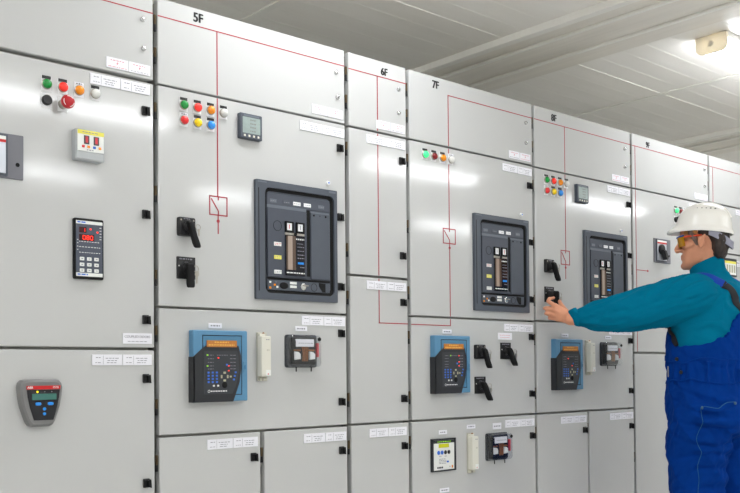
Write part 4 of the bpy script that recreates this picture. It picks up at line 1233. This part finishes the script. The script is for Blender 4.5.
# sweater: trunk, both sleeves, turtleneck
w = MB()
ell_rings(w, [(3.815, -0.602, 1.505, 0.072, 0.068), (3.812, -0.606, 1.475, 0.110, 0.078), (3.806, -0.612, 1.445, 0.155, 0.100), (3.803, -0.615, 1.39, 0.188, 0.128), (3.798, -0.610, 1.28, 0.192, 0.148), (3.793, -0.604, 1.16, 0.182, 0.145), (3.790, -0.604, 1.08, 0.150, 0.115)], 'sweater', 48, 0.92)
left_sleeve = [((3.416, -0.188, 1.3205), .038), ((3.431, -0.215, 1.3225), .046), ((3.442, -0.234, 1.324), .054), ((3.475, -0.289, 1.328), .067), ((3.506, -0.344, 1.335), .076), ((3.547, -0.418, 1.350), .084), ((3.587, -0.492, 1.366), .090), ((3.625, -0.558, 1.383), .098), ((3.660, -0.605, 1.390), .100)]
blob(w, left_sleeve, 'sweater', 28)
blob(w, [((3.950, -0.605, 1.385), .098), ((4.02, -0.605, 1.32), .088), ((4.045, -0.60, 1.22), .076), ((4.06, -0.59, 1.11), .066), ((4.045, -0.545, 0.98), .053), ((4.022, -0.505, 0.905), .038)], 'sweater', 28)
# cuff end of the sleeve stays open around the wrist: a rolled rim
sleeve_dir = (Vector(left_sleeve[-1][0]) - Vector(left_sleeve[0][0])).normalized()
def knit_folds(c, n):
    d = c - Vector(left_sleeve[0][0])
    s = d.dot(sleeve_dir)
    rad = (d - sleeve_dir * s)
    on_arm = 1.0 if (0.0 < s < 0.60 and rad.length < 0.13) else 0.0
    a = math.atan2(rad.z, rad.x + 1e-6)
    v = 0.0
    if on_arm:
        fold = 1 - abs(noise.noise(Vector((s * 7.0, a * 2.2 + s * 6.0, 3.1)))) * 2
        v += 0.011 * fold * min(1, s / 0.08) + 0.003 * noise.noise(Vector((s * 26, a * 3, 9)))
    else:
        t = Vector((c.x * 9 + c.z * 5, c.y * 9, c.z * 15))
        v += 0.014 * (1 - abs(noise.noise(t)) * 2) + 0.003 * noise.noise(c * 30)
    return v
wm = displaced(remeshed(w, 0.006, 6), knit_folds)
sweater_o = person_part('sweater', wm, ['sweater'], 'teal turtleneck sweater')
bv_sweater = BVHTree.FromPolygons([v.co + ORG for v in wm.vertices], [p.vertices[:] for p in wm.polygons])
# turtleneck collar, higher at the back
col = MB()
R = []
NA = Vector((3.818, -0.598, 1.470))
for r, dz in ((0.084, 0.0), (0.080, 0.022), (0.0735, 0.038), (0.0720, 0.066), (0.0705, 0.086), (0.0675, 0.091), (0.0625, 0.086), (0.0615, 0.03)):
    ring = []
    for k in range(36):
        a = 2 * PI * k / 36
        d = Vector((math.cos(a), math.sin(a), 0))
        back = -d.dot(Vector((F.x, F.y, 0)).normalized())
        off = Vector((F.x, F.y, 0)) * (0.004 + 0.12 * dz)
        wob = 1 + 0.012 * math.sin(5 * a + dz * 60)
        ring.append(NA + off + d * r * wob + Vector((0, 0, dz * (1.0 + 0.16 * back) + 0.014 * back * (dz > 0.02))))
    R.append(ring)
col.rings(R, 'sweater', cap=False)
from_mb('collar', col, 'teal turtleneck collar', sweater_o)

# overalls: legs, seat and bib; the upper edge climbs from under the arm to the middle of the back
v = MB()
def z_top(a_back):
    """height of the upper edge at an angle from the middle of the back"""
    d = abs(a_back)
    pts = [(0, 1.328), (12, 1.320), (24, 1.270), (38, 1.210), (55, 1.182), (75, 1.178), (100, 1.178), (125, 1.185), (145, 1.26), (158, 1.36), (180, 1.37)]
    for (a0, z0), (a1, z1) in zip(pts, pts[1:]):
        if d <= a1:
            t = (d - a0) / (a1 - a0)
            t = t * t * (3 - 2 * t)
            return z0 + (z1 - z0) * t
    return 1.37
rows = [(3.795, -0.612, 0.84, 0.175, 0.155), (3.793, -0.612, 0.90, 0.196, 0.172), (3.792, -0.610, 0.97, 0.200, 0.172), (3.790, -0.605, 1.05, 0.198, 0.164), (3.790, -0.604, 1.10, 0.199, 0.160)]
seg = 72
def trunk(z):
    zs = [(1.03, 3.790, -0.604, 0.198, 0.163), (1.15, 3.793, -0.604, 0.199, 0.161), (1.28, 3.798, -0.610, 0.201, 0.158), (1.39, 3.803, -0.615, 0.195, 0.137), (1.45, 3.806, -0.612, 0.160, 0.108)]
    for p, q in zip(zs, zs[1:]):
        if z <= q[0]:
            t = max(0, (z - p[0]) / (q[0] - p[0]))
            return [p[i] + (q[i] - p[i]) * t for i in range(1, 5)]
    return zs[-1][1:]
R = []
for cx, cy, z, hx, hy in rows:
    R.append([(cx + hx * math.copysign(abs(math.sin(2 * PI * k / seg)) ** .92, -math.sin(2 * PI * k / seg)), cy - hy * math.copysign(abs(math.cos(2 * PI * k / seg)) ** .92, math.cos(2 * PI * k / seg)), z) for k in range(seg)])
for t in (0.2, 0.4, 0.6, 0.8, 0.93, 1.0):
    ring = []
    for k in range(seg):
        a = 2 * PI * k / seg
        deg = math.degrees(a) if a <= PI else 360 - math.degrees(a)
        z = 1.10 + (z_top(deg) - 1.10) * t
        cx, cy, hx, hy = trunk(z)
        s_, c_ = math.sin(a), math.cos(a)
        ring.append((cx - hx * math.copysign(abs(s_) ** .92, s_), cy - hy * math.copysign(abs(c_) ** .92, c_), z))
    R.append(ring)
v.rings(R, 'overalls')
for kk in ('l', 'r'):
    hpt, kn, an = [Vector(q) for q in HIP[kk]]
    dx = -0.020 if kk == 'l' else 0.012
    blob(v, [(hpt + Vector((dx, -0.012, 0.02)), 0.128), (hpt.lerp(kn, 0.25) + Vector((dx, 0.004, 0)), 0.128), (hpt.lerp(kn, 0.6) + Vector((dx * .5, 0.004, 0)), 0.112), (kn, 0.098), (kn.lerp(an, 0.4), 0.094), (kn.lerp(an, 0.8), 0.090), (an + Vector((0, 0, 0.005)), 0.088)], 'overalls', 28)
# buttocks
for sx in (-1, 1):
    v.ellipsoid((3.795 + sx * 0.085, -0.700, 0.895), 0.105, 0.092, 0.110, 'overalls')
CREASES = [(3.60, 0.99, 0.5, 0.010, 0.013, 0.20), (3.59, 0.93, 0.35, 0.010, 0.012, 0.18), (3.59, 0.86, 0.15, 0.011, 0.012, 0.20), (3.59, 0.79, 0.30, 0.010, 0.014, 0.20),
           (3.59, 0.72, -0.25, 0.011, 0.014, 0.20), (3.60, 0.655, -0.45, 0.010, 0.013, 0.18), (3.60, 0.59, -0.25, 0.012, 0.012, 0.18), (3.99, 0.9, 0.3, 0.011, 0.012, 0.22), (3.99, 0.75, -0.3, 0.011, 0.012, 0.22),
           (3.78, 0.905, 0.0, 0.012, 0.008, 0.25), (3.60, 1.14, 0.6, 0.009, 0.008, 0.14)]
def cloth_folds(c, n):
    low = max(0.0, min(1.0, (1.02 - c.z) / 0.1))
    waist = math.exp(-((c.z - 1.07) / 0.05) ** 2)
    ang = math.atan2(c.x - 3.79, -(c.y + 0.60))
    v_ = 0.010 * (1 - 2 * abs(noise.noise(Vector((c.x * 4 + 3, c.y * 4, c.z * 8 + ang * 2.0)))))
    v_ += 0.0055 * (1 - 2 * abs(noise.noise(Vector((c.x * 9, c.y * 9 + 7, c.z * 15 - ang * 5))))) * (0.3 + 0.7 * low)
    if c.y < -0.64:                             # crease under the seat and behind the knees
        dx_ = abs(c.x - 3.795)
        v_ -= 0.012 * math.exp(-((c.z - (0.775 + 0.35 * dx_)) / 0.014) ** 2) * min(1, (-0.64 - c.y) / 0.05)
        v_ -= 0.007 * math.exp(-((c.z - (0.66 + 0.25 * dx_)) / 0.016) ** 2) * min(1, (-0.64 - c.y) / 0.05)
    for (cx_, cz_, slope, wid, amp, rad) in CREASES:
        dx_ = c.x - cx_
        t_ = (c.z - cz_) - slope * (c.y + 0.62) - 0.6 * slope * dx_
        fall = math.exp(-((c.y + 0.62 - 0.0) ** 2 + dx_ * dx_ + (c.z - cz_) ** 2) / (rad * rad))
        v_ -= 1.0 * min(1.0, max(0.3, (-0.62 - c.y) / 0.05)) * amp * fall * (math.exp(-(t_ / wid) ** 2) - 0.3 * math.exp(-((t_ - 2.2 * wid) / (1.6 * wid)) ** 2))
    v_ += waist * (0.0045 * math.sin(ang * 34 + 3 * noise.noise(c * 12)) - 0.006)
    v_ += 0.0015 * noise.noise(c * 60)
    return v_
vm = displaced(remeshed(v, 0.005, 4), cloth_folds)
ov = person_part('overalls', vm, ['overalls'], 'royal blue bib overalls')
bv_ov = BVHTree.FromPolygons([q.co + ORG for q in vm.vertices], [p.vertices[:] for p in vm.polygons])

def ribbon(pts, width, thick, mat_, trees, lift=0.002, sub=10):
    """a band that lies on the surfaces below it"""
    P_ = [Vector(p) for p in pts]
    Q = []
    n = len(P_)
    for k in range(n - 1):
        p0, p1, p2, p3 = P_[max(k - 1, 0)], P_[k], P_[k + 1], P_[min(k + 2, n - 1)]
        for j in range(sub):
            t = j / sub
            Q.append(0.5 * ((2 * p1) + (p2 - p0) * t + (2 * p0 - 5 * p1 + 4 * p2 - p3) * t * t + (3 * p1 - p0 - 3 * p2 + p3) * t ** 3))
    Q.append(P_[-1])
    S, N = [], []
    for q in Q:
        best = None
        for tr in trees:
            loc, nor, i, d = tr.find_nearest(q)
            if loc is not None:
                out = (q - loc).dot(nor)
                if best is None or out < best[2]:
                    best = (loc, nor, out)
        S.append(best[0]); N.append(best[1])
    for it in range(3):
        S = [S[0]] + [(S[i - 1] + S[i] * 2 + S[i + 1]) / 4 for i in range(1, len(S) - 1)] + [S[-1]]
        N = [N[0]] + [((N[i - 1] + N[i] * 2 + N[i + 1]) / 4).normalized() for i in range(1, len(N) - 1)] + [N[-1]]
    mb = MB()
    R = []
    for k, (s, nn) in enumerate(zip(S, N)):
        d = (S[min(k + 1, len(S) - 1)] - S[max(k - 1, 0)]).normalized()
        x = d.cross(nn).normalized() * (width / 2)
        R.append([s + x + nn * (lift - thick), s + x + nn * lift, s + x * 0.6 + nn * (lift + thick), s - x * 0.6 + nn * (lift + thick), s - x + nn * lift, s - x + nn * (lift - thick)])
    return mb.rings(R, mat_)

both = [bv_sweater, bv_ov]
for s in (-1, 1):
    X = lambda x: 3.812 + s * (x - 3.812) if s > 0 else x
    def sx(x):
        return x if s < 0 else 2 * 3.808 - x
    blue = ribbon([(sx(3.735), -0.44, 1.350), (sx(3.722), -0.50, 1.430), (sx(3.716), -0.575, 1.475), (sx(3.722), -0.640, 1.462), (sx(3.735), -0.690, 1.425)], 0.046, 0.003, 'strap_blue', [bv_sweater], 0.004)
    blue_o = from_mb('shoulder_strap', blue, 'blue shoulder strap', ov)
    blk = ribbon([(sx(3.733), -0.685, 1.430), (sx(3.755), -0.715, 1.390), (sx(3.775), -0.735, 1.345), (sx(3.786), -0.755, 1.305)], 0.046, 0.002, 'elastic', [bv_sweater], 0.005)
    from_mb('elastic_strap', blk, 'black elastic strap', ov)
    el = ribbon([(sx(3.640), -0.50, 1.275), (sx(3.622), -0.520, 1.23), (sx(3.612), -0.545, 1.185)], 0.035, 0.003, 'elastic', [bv_sweater], 0.005)
    from_mb('elastic_strap', el, 'black elastic edge under the arm', ov)
# waistband, belt loops, side buttons, pocket and its stitching
def on_waist(deg, z, r=0.30):
    a = math.radians(deg)
    return (3.79 - r * math.sin(a), -0.604 - r * math.cos(a), z)
for deg in (18, 62, -18, -62):
    from_mb('belt_loop', ribbon([on_waist(deg, 1.100), on_waist(deg, 1.075), on_waist(deg, 1.045)], 0.014, 0.003, 'overalls', [bv_ov], 0.003, 4), None, ov)
for z in (1.045, 1.125):
    from_mb('waist_seam', ribbon([on_waist(d_, z) for d_ in range(-150, 151, 15)], 0.006, 0.0018, 'overalls', [bv_ov], 0.001, 3), None, ov)
for deg, z in ((98, 1.150), (98, 1.062), (-98, 1.150), (-98, 1.062)):
    loc, nor, i, d_ = bv_ov.find_nearest(Vector(on_waist(deg, z)))
    q = MB().cyl(loc - nor * 0.002, loc + nor * 0.004, 0.0085, 0.0075, 'black', 14)
    from_mb('button', q, 'black side button', ov)
for s in (1, -1):
    mx_ = lambda x: x if s > 0 else 2 * 3.795 - x
    top_edge = [(mx_(3.655), -0.80, 0.950), (mx_(3.600), -0.77, 0.946), (mx_(3.560), -0.75, 0.942), (mx_(3.510), -0.71, 0.934)]
    from_mb('pocket_edge', ribbon(top_edge, 0.026, 0.003, 'overalls', [bv_ov], 0.002, 6), None, ov)
    from_mb('stitching', ribbon([(x, y, z + 0.008) for x, y, z in top_edge], 0.0030, 0.001, 'stitch', [bv_ov], 0.0055, 6), 'pale green stitched seam', ov)
    from_mb('stitching', ribbon([(mx_(3.508), -0.70, 0.930), (mx_(3.515), -0.70, 0.84), (mx_(3.521), -0.69, 0.759), (mx_(3.535), -0.69, 0.67), (mx_(3.550), -0.68, 0.585), (mx_(3.57), -0.68, 0.45)], 0.0022, 0.001, 'stitch', [bv_ov], 0.001, 6), 'pale green stitched seam', ov)
    for q_ in (top_edge[0], top_edge[-1]):
        loc, nor, i, d_ = bv_ov.find_nearest(Vector(q_))
        from_mb('bar_tack', MB().ellipsoid(loc + nor * 0.003, 0.008, 0.005, 0.007, 'tack', u=10, v=6), 'tan reinforcing stitch', ov)
    loc, nor, i, d_ = bv_ov.find_nearest(Vector(on_waist(s * 118, 1.075)))
    t_ = nor.cross(Vector((0, 0, 1))).normalized()
    q = MB()
    q.tube([loc + nor * 0.005 + t_ * a_ + Vector((0, 0, b_)) for a_, b_ in ((-.008, -.022), (.008, -.022), (.008, .022), (-.008, .022), (-.008, -.022))], 0.002, 'dullmetal', 6)
    from_mb('buckle', q, 'metal side buckle', ov)

# boots
for kk in ('l', 'r'):
    an = Vector(HIP[kk][2])
    t = MB()
    R = []
    for z, f0, b0, wd in ((0.0, 0.200, -0.075, 0.050), (0.022, 0.202, -0.078, 0.052), (0.05, 0.195, -0.074, 0.051), (0.075, 0.150, -0.070, 0.050), (0.10, 0.075, -0.066, 0.048), (0.14, 0.055, -0.064, 0.050), (0.18, 0.055, -0.062, 0.052)):
        c0, a0 = (f0 + b0) / 2, (f0 - b0) / 2
        R.append([(an.x + wd * math.copysign(abs(math.sin(2 * PI * k / 28)) ** .8, math.sin(2 * PI * k / 28)), an.y + c0 + a0 * math.copysign(abs(math.cos(2 * PI * k / 28)) ** .8, math.cos(2 * PI * k / 28)), z) for k in range(28)])
    t.rings(R, 'boot')
    from_mb('boot', t, 'black work boot')

# hard hat, sitting a little back on the head
th_ = math.radians(9)
FH, UH = (F * math.cos(th_) + U * math.sin(th_)), (U * math.cos(th_) - F * math.sin(th_))
def hh(f, l, u):
    return HC + FH * f + L_ * l + UH * u
hat = MB()
R = []
def hat_ring(kx, ky, u, cf=-0.001, peak=0.0, droop=0.0, seg=48):
    ring = []
    for k in range(seg):
        a = 2 * PI * k / seg
        c, s = math.cos(a), math.sin(a)
        pk = peak * max(0, c) ** 3
        ring.append(hh(cf + kx * c + pk, ky * s, u - droop * max(0, c) ** 3 + 0.004 * (1 - abs(c))))
    return ring
B0 = 0.044
outer = [hat_ring(0.125, 0.107, B0 - 0.018, peak=0.024, droop=0.008), hat_ring(0.127, 0.109, B0 - 0.012, peak=0.027, droop=0.006), hat_ring(0.126, 0.108, B0 - 0.005, peak=0.024, droop=0.005), hat_ring(0.1215, 0.102, B0 + 0.002, peak=0.014, droop=0.004), hat_ring(0.1180, 0.0985, B0 + 0.012, peak=0.002)]
for hgt, k in ((0.030, .975), (0.050, .935), (0.070, .86), (0.086, .755), (0.099, .62), (0.108, .45), (0.113, .26), (0.115, .06)):
    outer.append(hat_ring(0.1180 * k, 0.0985 * k, B0 + hgt))
inner = [hat_ring(0.1130 * k, 0.0935 * k, B0 + hgt - 0.004) for hgt, k in ((0.109, .1), (0.102, .5), (0.080, .77), (0.048, .91), (0.02, .97), (-0.004, 1.0))] + [hat_ring(0.121, 0.103, B0 - 0.018, peak=0.030, droop=0.008)]
i = hat.mi('hat')
vr = [[hat.bm.verts.new(p) for p in rr] for rr in outer + inner]
n = len(vr[0])
for a, c in list(zip(vr, vr[1:])) + [(vr[-1], vr[0])]:
    for k in range(n):
        hat.face((a[k], a[(k + 1) % n], c[(k + 1) % n], c[k]), i)
hat.face(vr[len(outer) - 1], i)
hat.face(vr[len(outer)], i)
hat_o = from_mb('hard_hat', hat, 'glossy white hard hat')
# ridge over the crown, row of vent slots on each side
rg = MB()
rg.tube([hh(-0.008 + 0.106 * math.cos(math.radians(t)), 0, B0 + 0.016 + 0.100 * math.sin(math.radians(t)) ** 0.9) for t in range(20, 161, 10)], 0.007, 'hat', 10)
from_mb('crown_ridge', rg, None, hat_o)
for s in (-1, 1):
    for k in range(5):
        f = 0.036 - 0.018 * k - 0.012
        t = MB()
        kk_ = 0.765
        sp_ = hh(f, s * 0.0985 * kk_ * math.sqrt(1 - ((f + 0.008) / (0.1180 * kk_)) ** 2), B0 + 0.0855)
        t.ellipsoid(sp_, 0.004, 0.004, 0.0022, 'black', u=10, v=6)
        from_mb('vent', t, 'dark vent slot', hat_o)
# harness: sweatband at the front, cradle strap down to the nape
def band(fn, w_, m, name, label):
    t = MB()
    R = []
    for k in range(25):
        f, l, u, nf, nl = fn(k / 24)
        p = hh(f, l, u)
        nn = FH * nf + L_ * nl
        R.append([p - UH * w_ / 2, p - UH * w_ / 2 + nn * 0.003, p + UH * w_ / 2 + nn * 0.003, p + UH * w_ / 2])
    t.rings(R, m)
    return from_mb(name, t, label, hat_o)
def arc(a0, a1, kx, ky, u_fn):
    def fn(t):
        a = math.radians(a0 + (a1 - a0) * t)
        return (-0.010 + kx * math.cos(a), ky * math.sin(a), u_fn(a), math.cos(a), math.sin(a))
    return fn
band(arc(-75, 75, 0.104, 0.083, lambda a: 0.030), 0.026, 'sweatband', 'sweatband', 'tan sweatband')
band(arc(100, 260, 0.1165, 0.0875, lambda a: 0.034 - 0.056 * max(0, -math.cos(a)) ** 1.4), 0.032, 'harness', 'nape_strap', 'lilac grey nape strap')

# safety glasses
g = MB()
R = []
for k in range(17):
    a = math.radians(-72 + 9 * k)
    ff, ll = 0.052 + 0.050 * math.cos(a), 0.070 * math.sin(a)
    top_, bot_ = 0.020, -0.026 + 0.012 * (abs(math.sin(a)) < 0.18)
    n_ = F * math.cos(a) + L_ * math.sin(a)
    R.append([hp(ff, ll, bot_), hp(ff, ll, bot_) + n_ * 0.002, hp(ff + .002, ll, top_) + n_ * 0.002, hp(ff + .002, ll, top_)])
g.rings(R, 'amber_lens')
go = from_mb('safety_glasses', g, 'amber safety glasses with red and blue temples')
t = MB()
t.tube([hp(0.055 + 0.051 * math.cos(math.radians(a)), 0.0715 * math.sin(math.radians(a)), 0.0205) for a in range(-72, 73, 9)], 0.0032, 'goggle_blue', 8)
from_mb('brow_bar', t, 'blue brow bar', go)
for s in (-1, 1):
    t = MB()
    t.tube([hp(0.070, s * 0.0690, 0.014), hp(0.052, s * 0.0765, 0.014), hp(0.025, s * 0.0790, 0.013), hp(-0.005, s * 0.0800, 0.011)], 0.0042, 'goggle_red', 8)
    from_mb('temple_arm', t, 'orange red temple arm', go)

# ------------------------------------------------------------------ camera, world, colour management
cam = bpy.data.cameras.new('camera')
cam.sensor_width = 36.0
cam.sensor_fit = 'HORIZONTAL'
cam.lens = 931.944 / 740 * 36.0
cam.shift_y = 105.641 / 740
cam.clip_start = 0.02
co = bpy.data.objects.new('camera', cam)
COL.objects.link(co)
fw = Vector((0.6619493, 0.7493218, 0.01843792)); r = Vector((0.74952622, -0.66191935, -0.00855641)); u = Vector((-0.00579291, -0.01948362, 0.99979339))
m4 = Matrix((r, u, -fw)).transposed().to_4x4()
m4.translation = Vector((0, -2.66482657, 1.1))
co.matrix_world = m4
SC.camera = co
w = bpy.data.worlds.new('room_air')
SC.world = w
w.use_nodes = True
w.node_tree.nodes['Background'].inputs[0].default_value = (0.8, 0.82, 0.85, 1)
w.node_tree.nodes['Background'].inputs[1].default_value = 0.0
SC.view_settings.view_transform = 'Standard'
SC.view_settings.look = 'None'
SC.view_settings.gamma = 1
SC.view_settings.use_curve_mapping = False
SC.view_settings.exposure = -0.33
SC.cycles.max_bounces = 16
SC.cycles.diffuse_bounces = 10
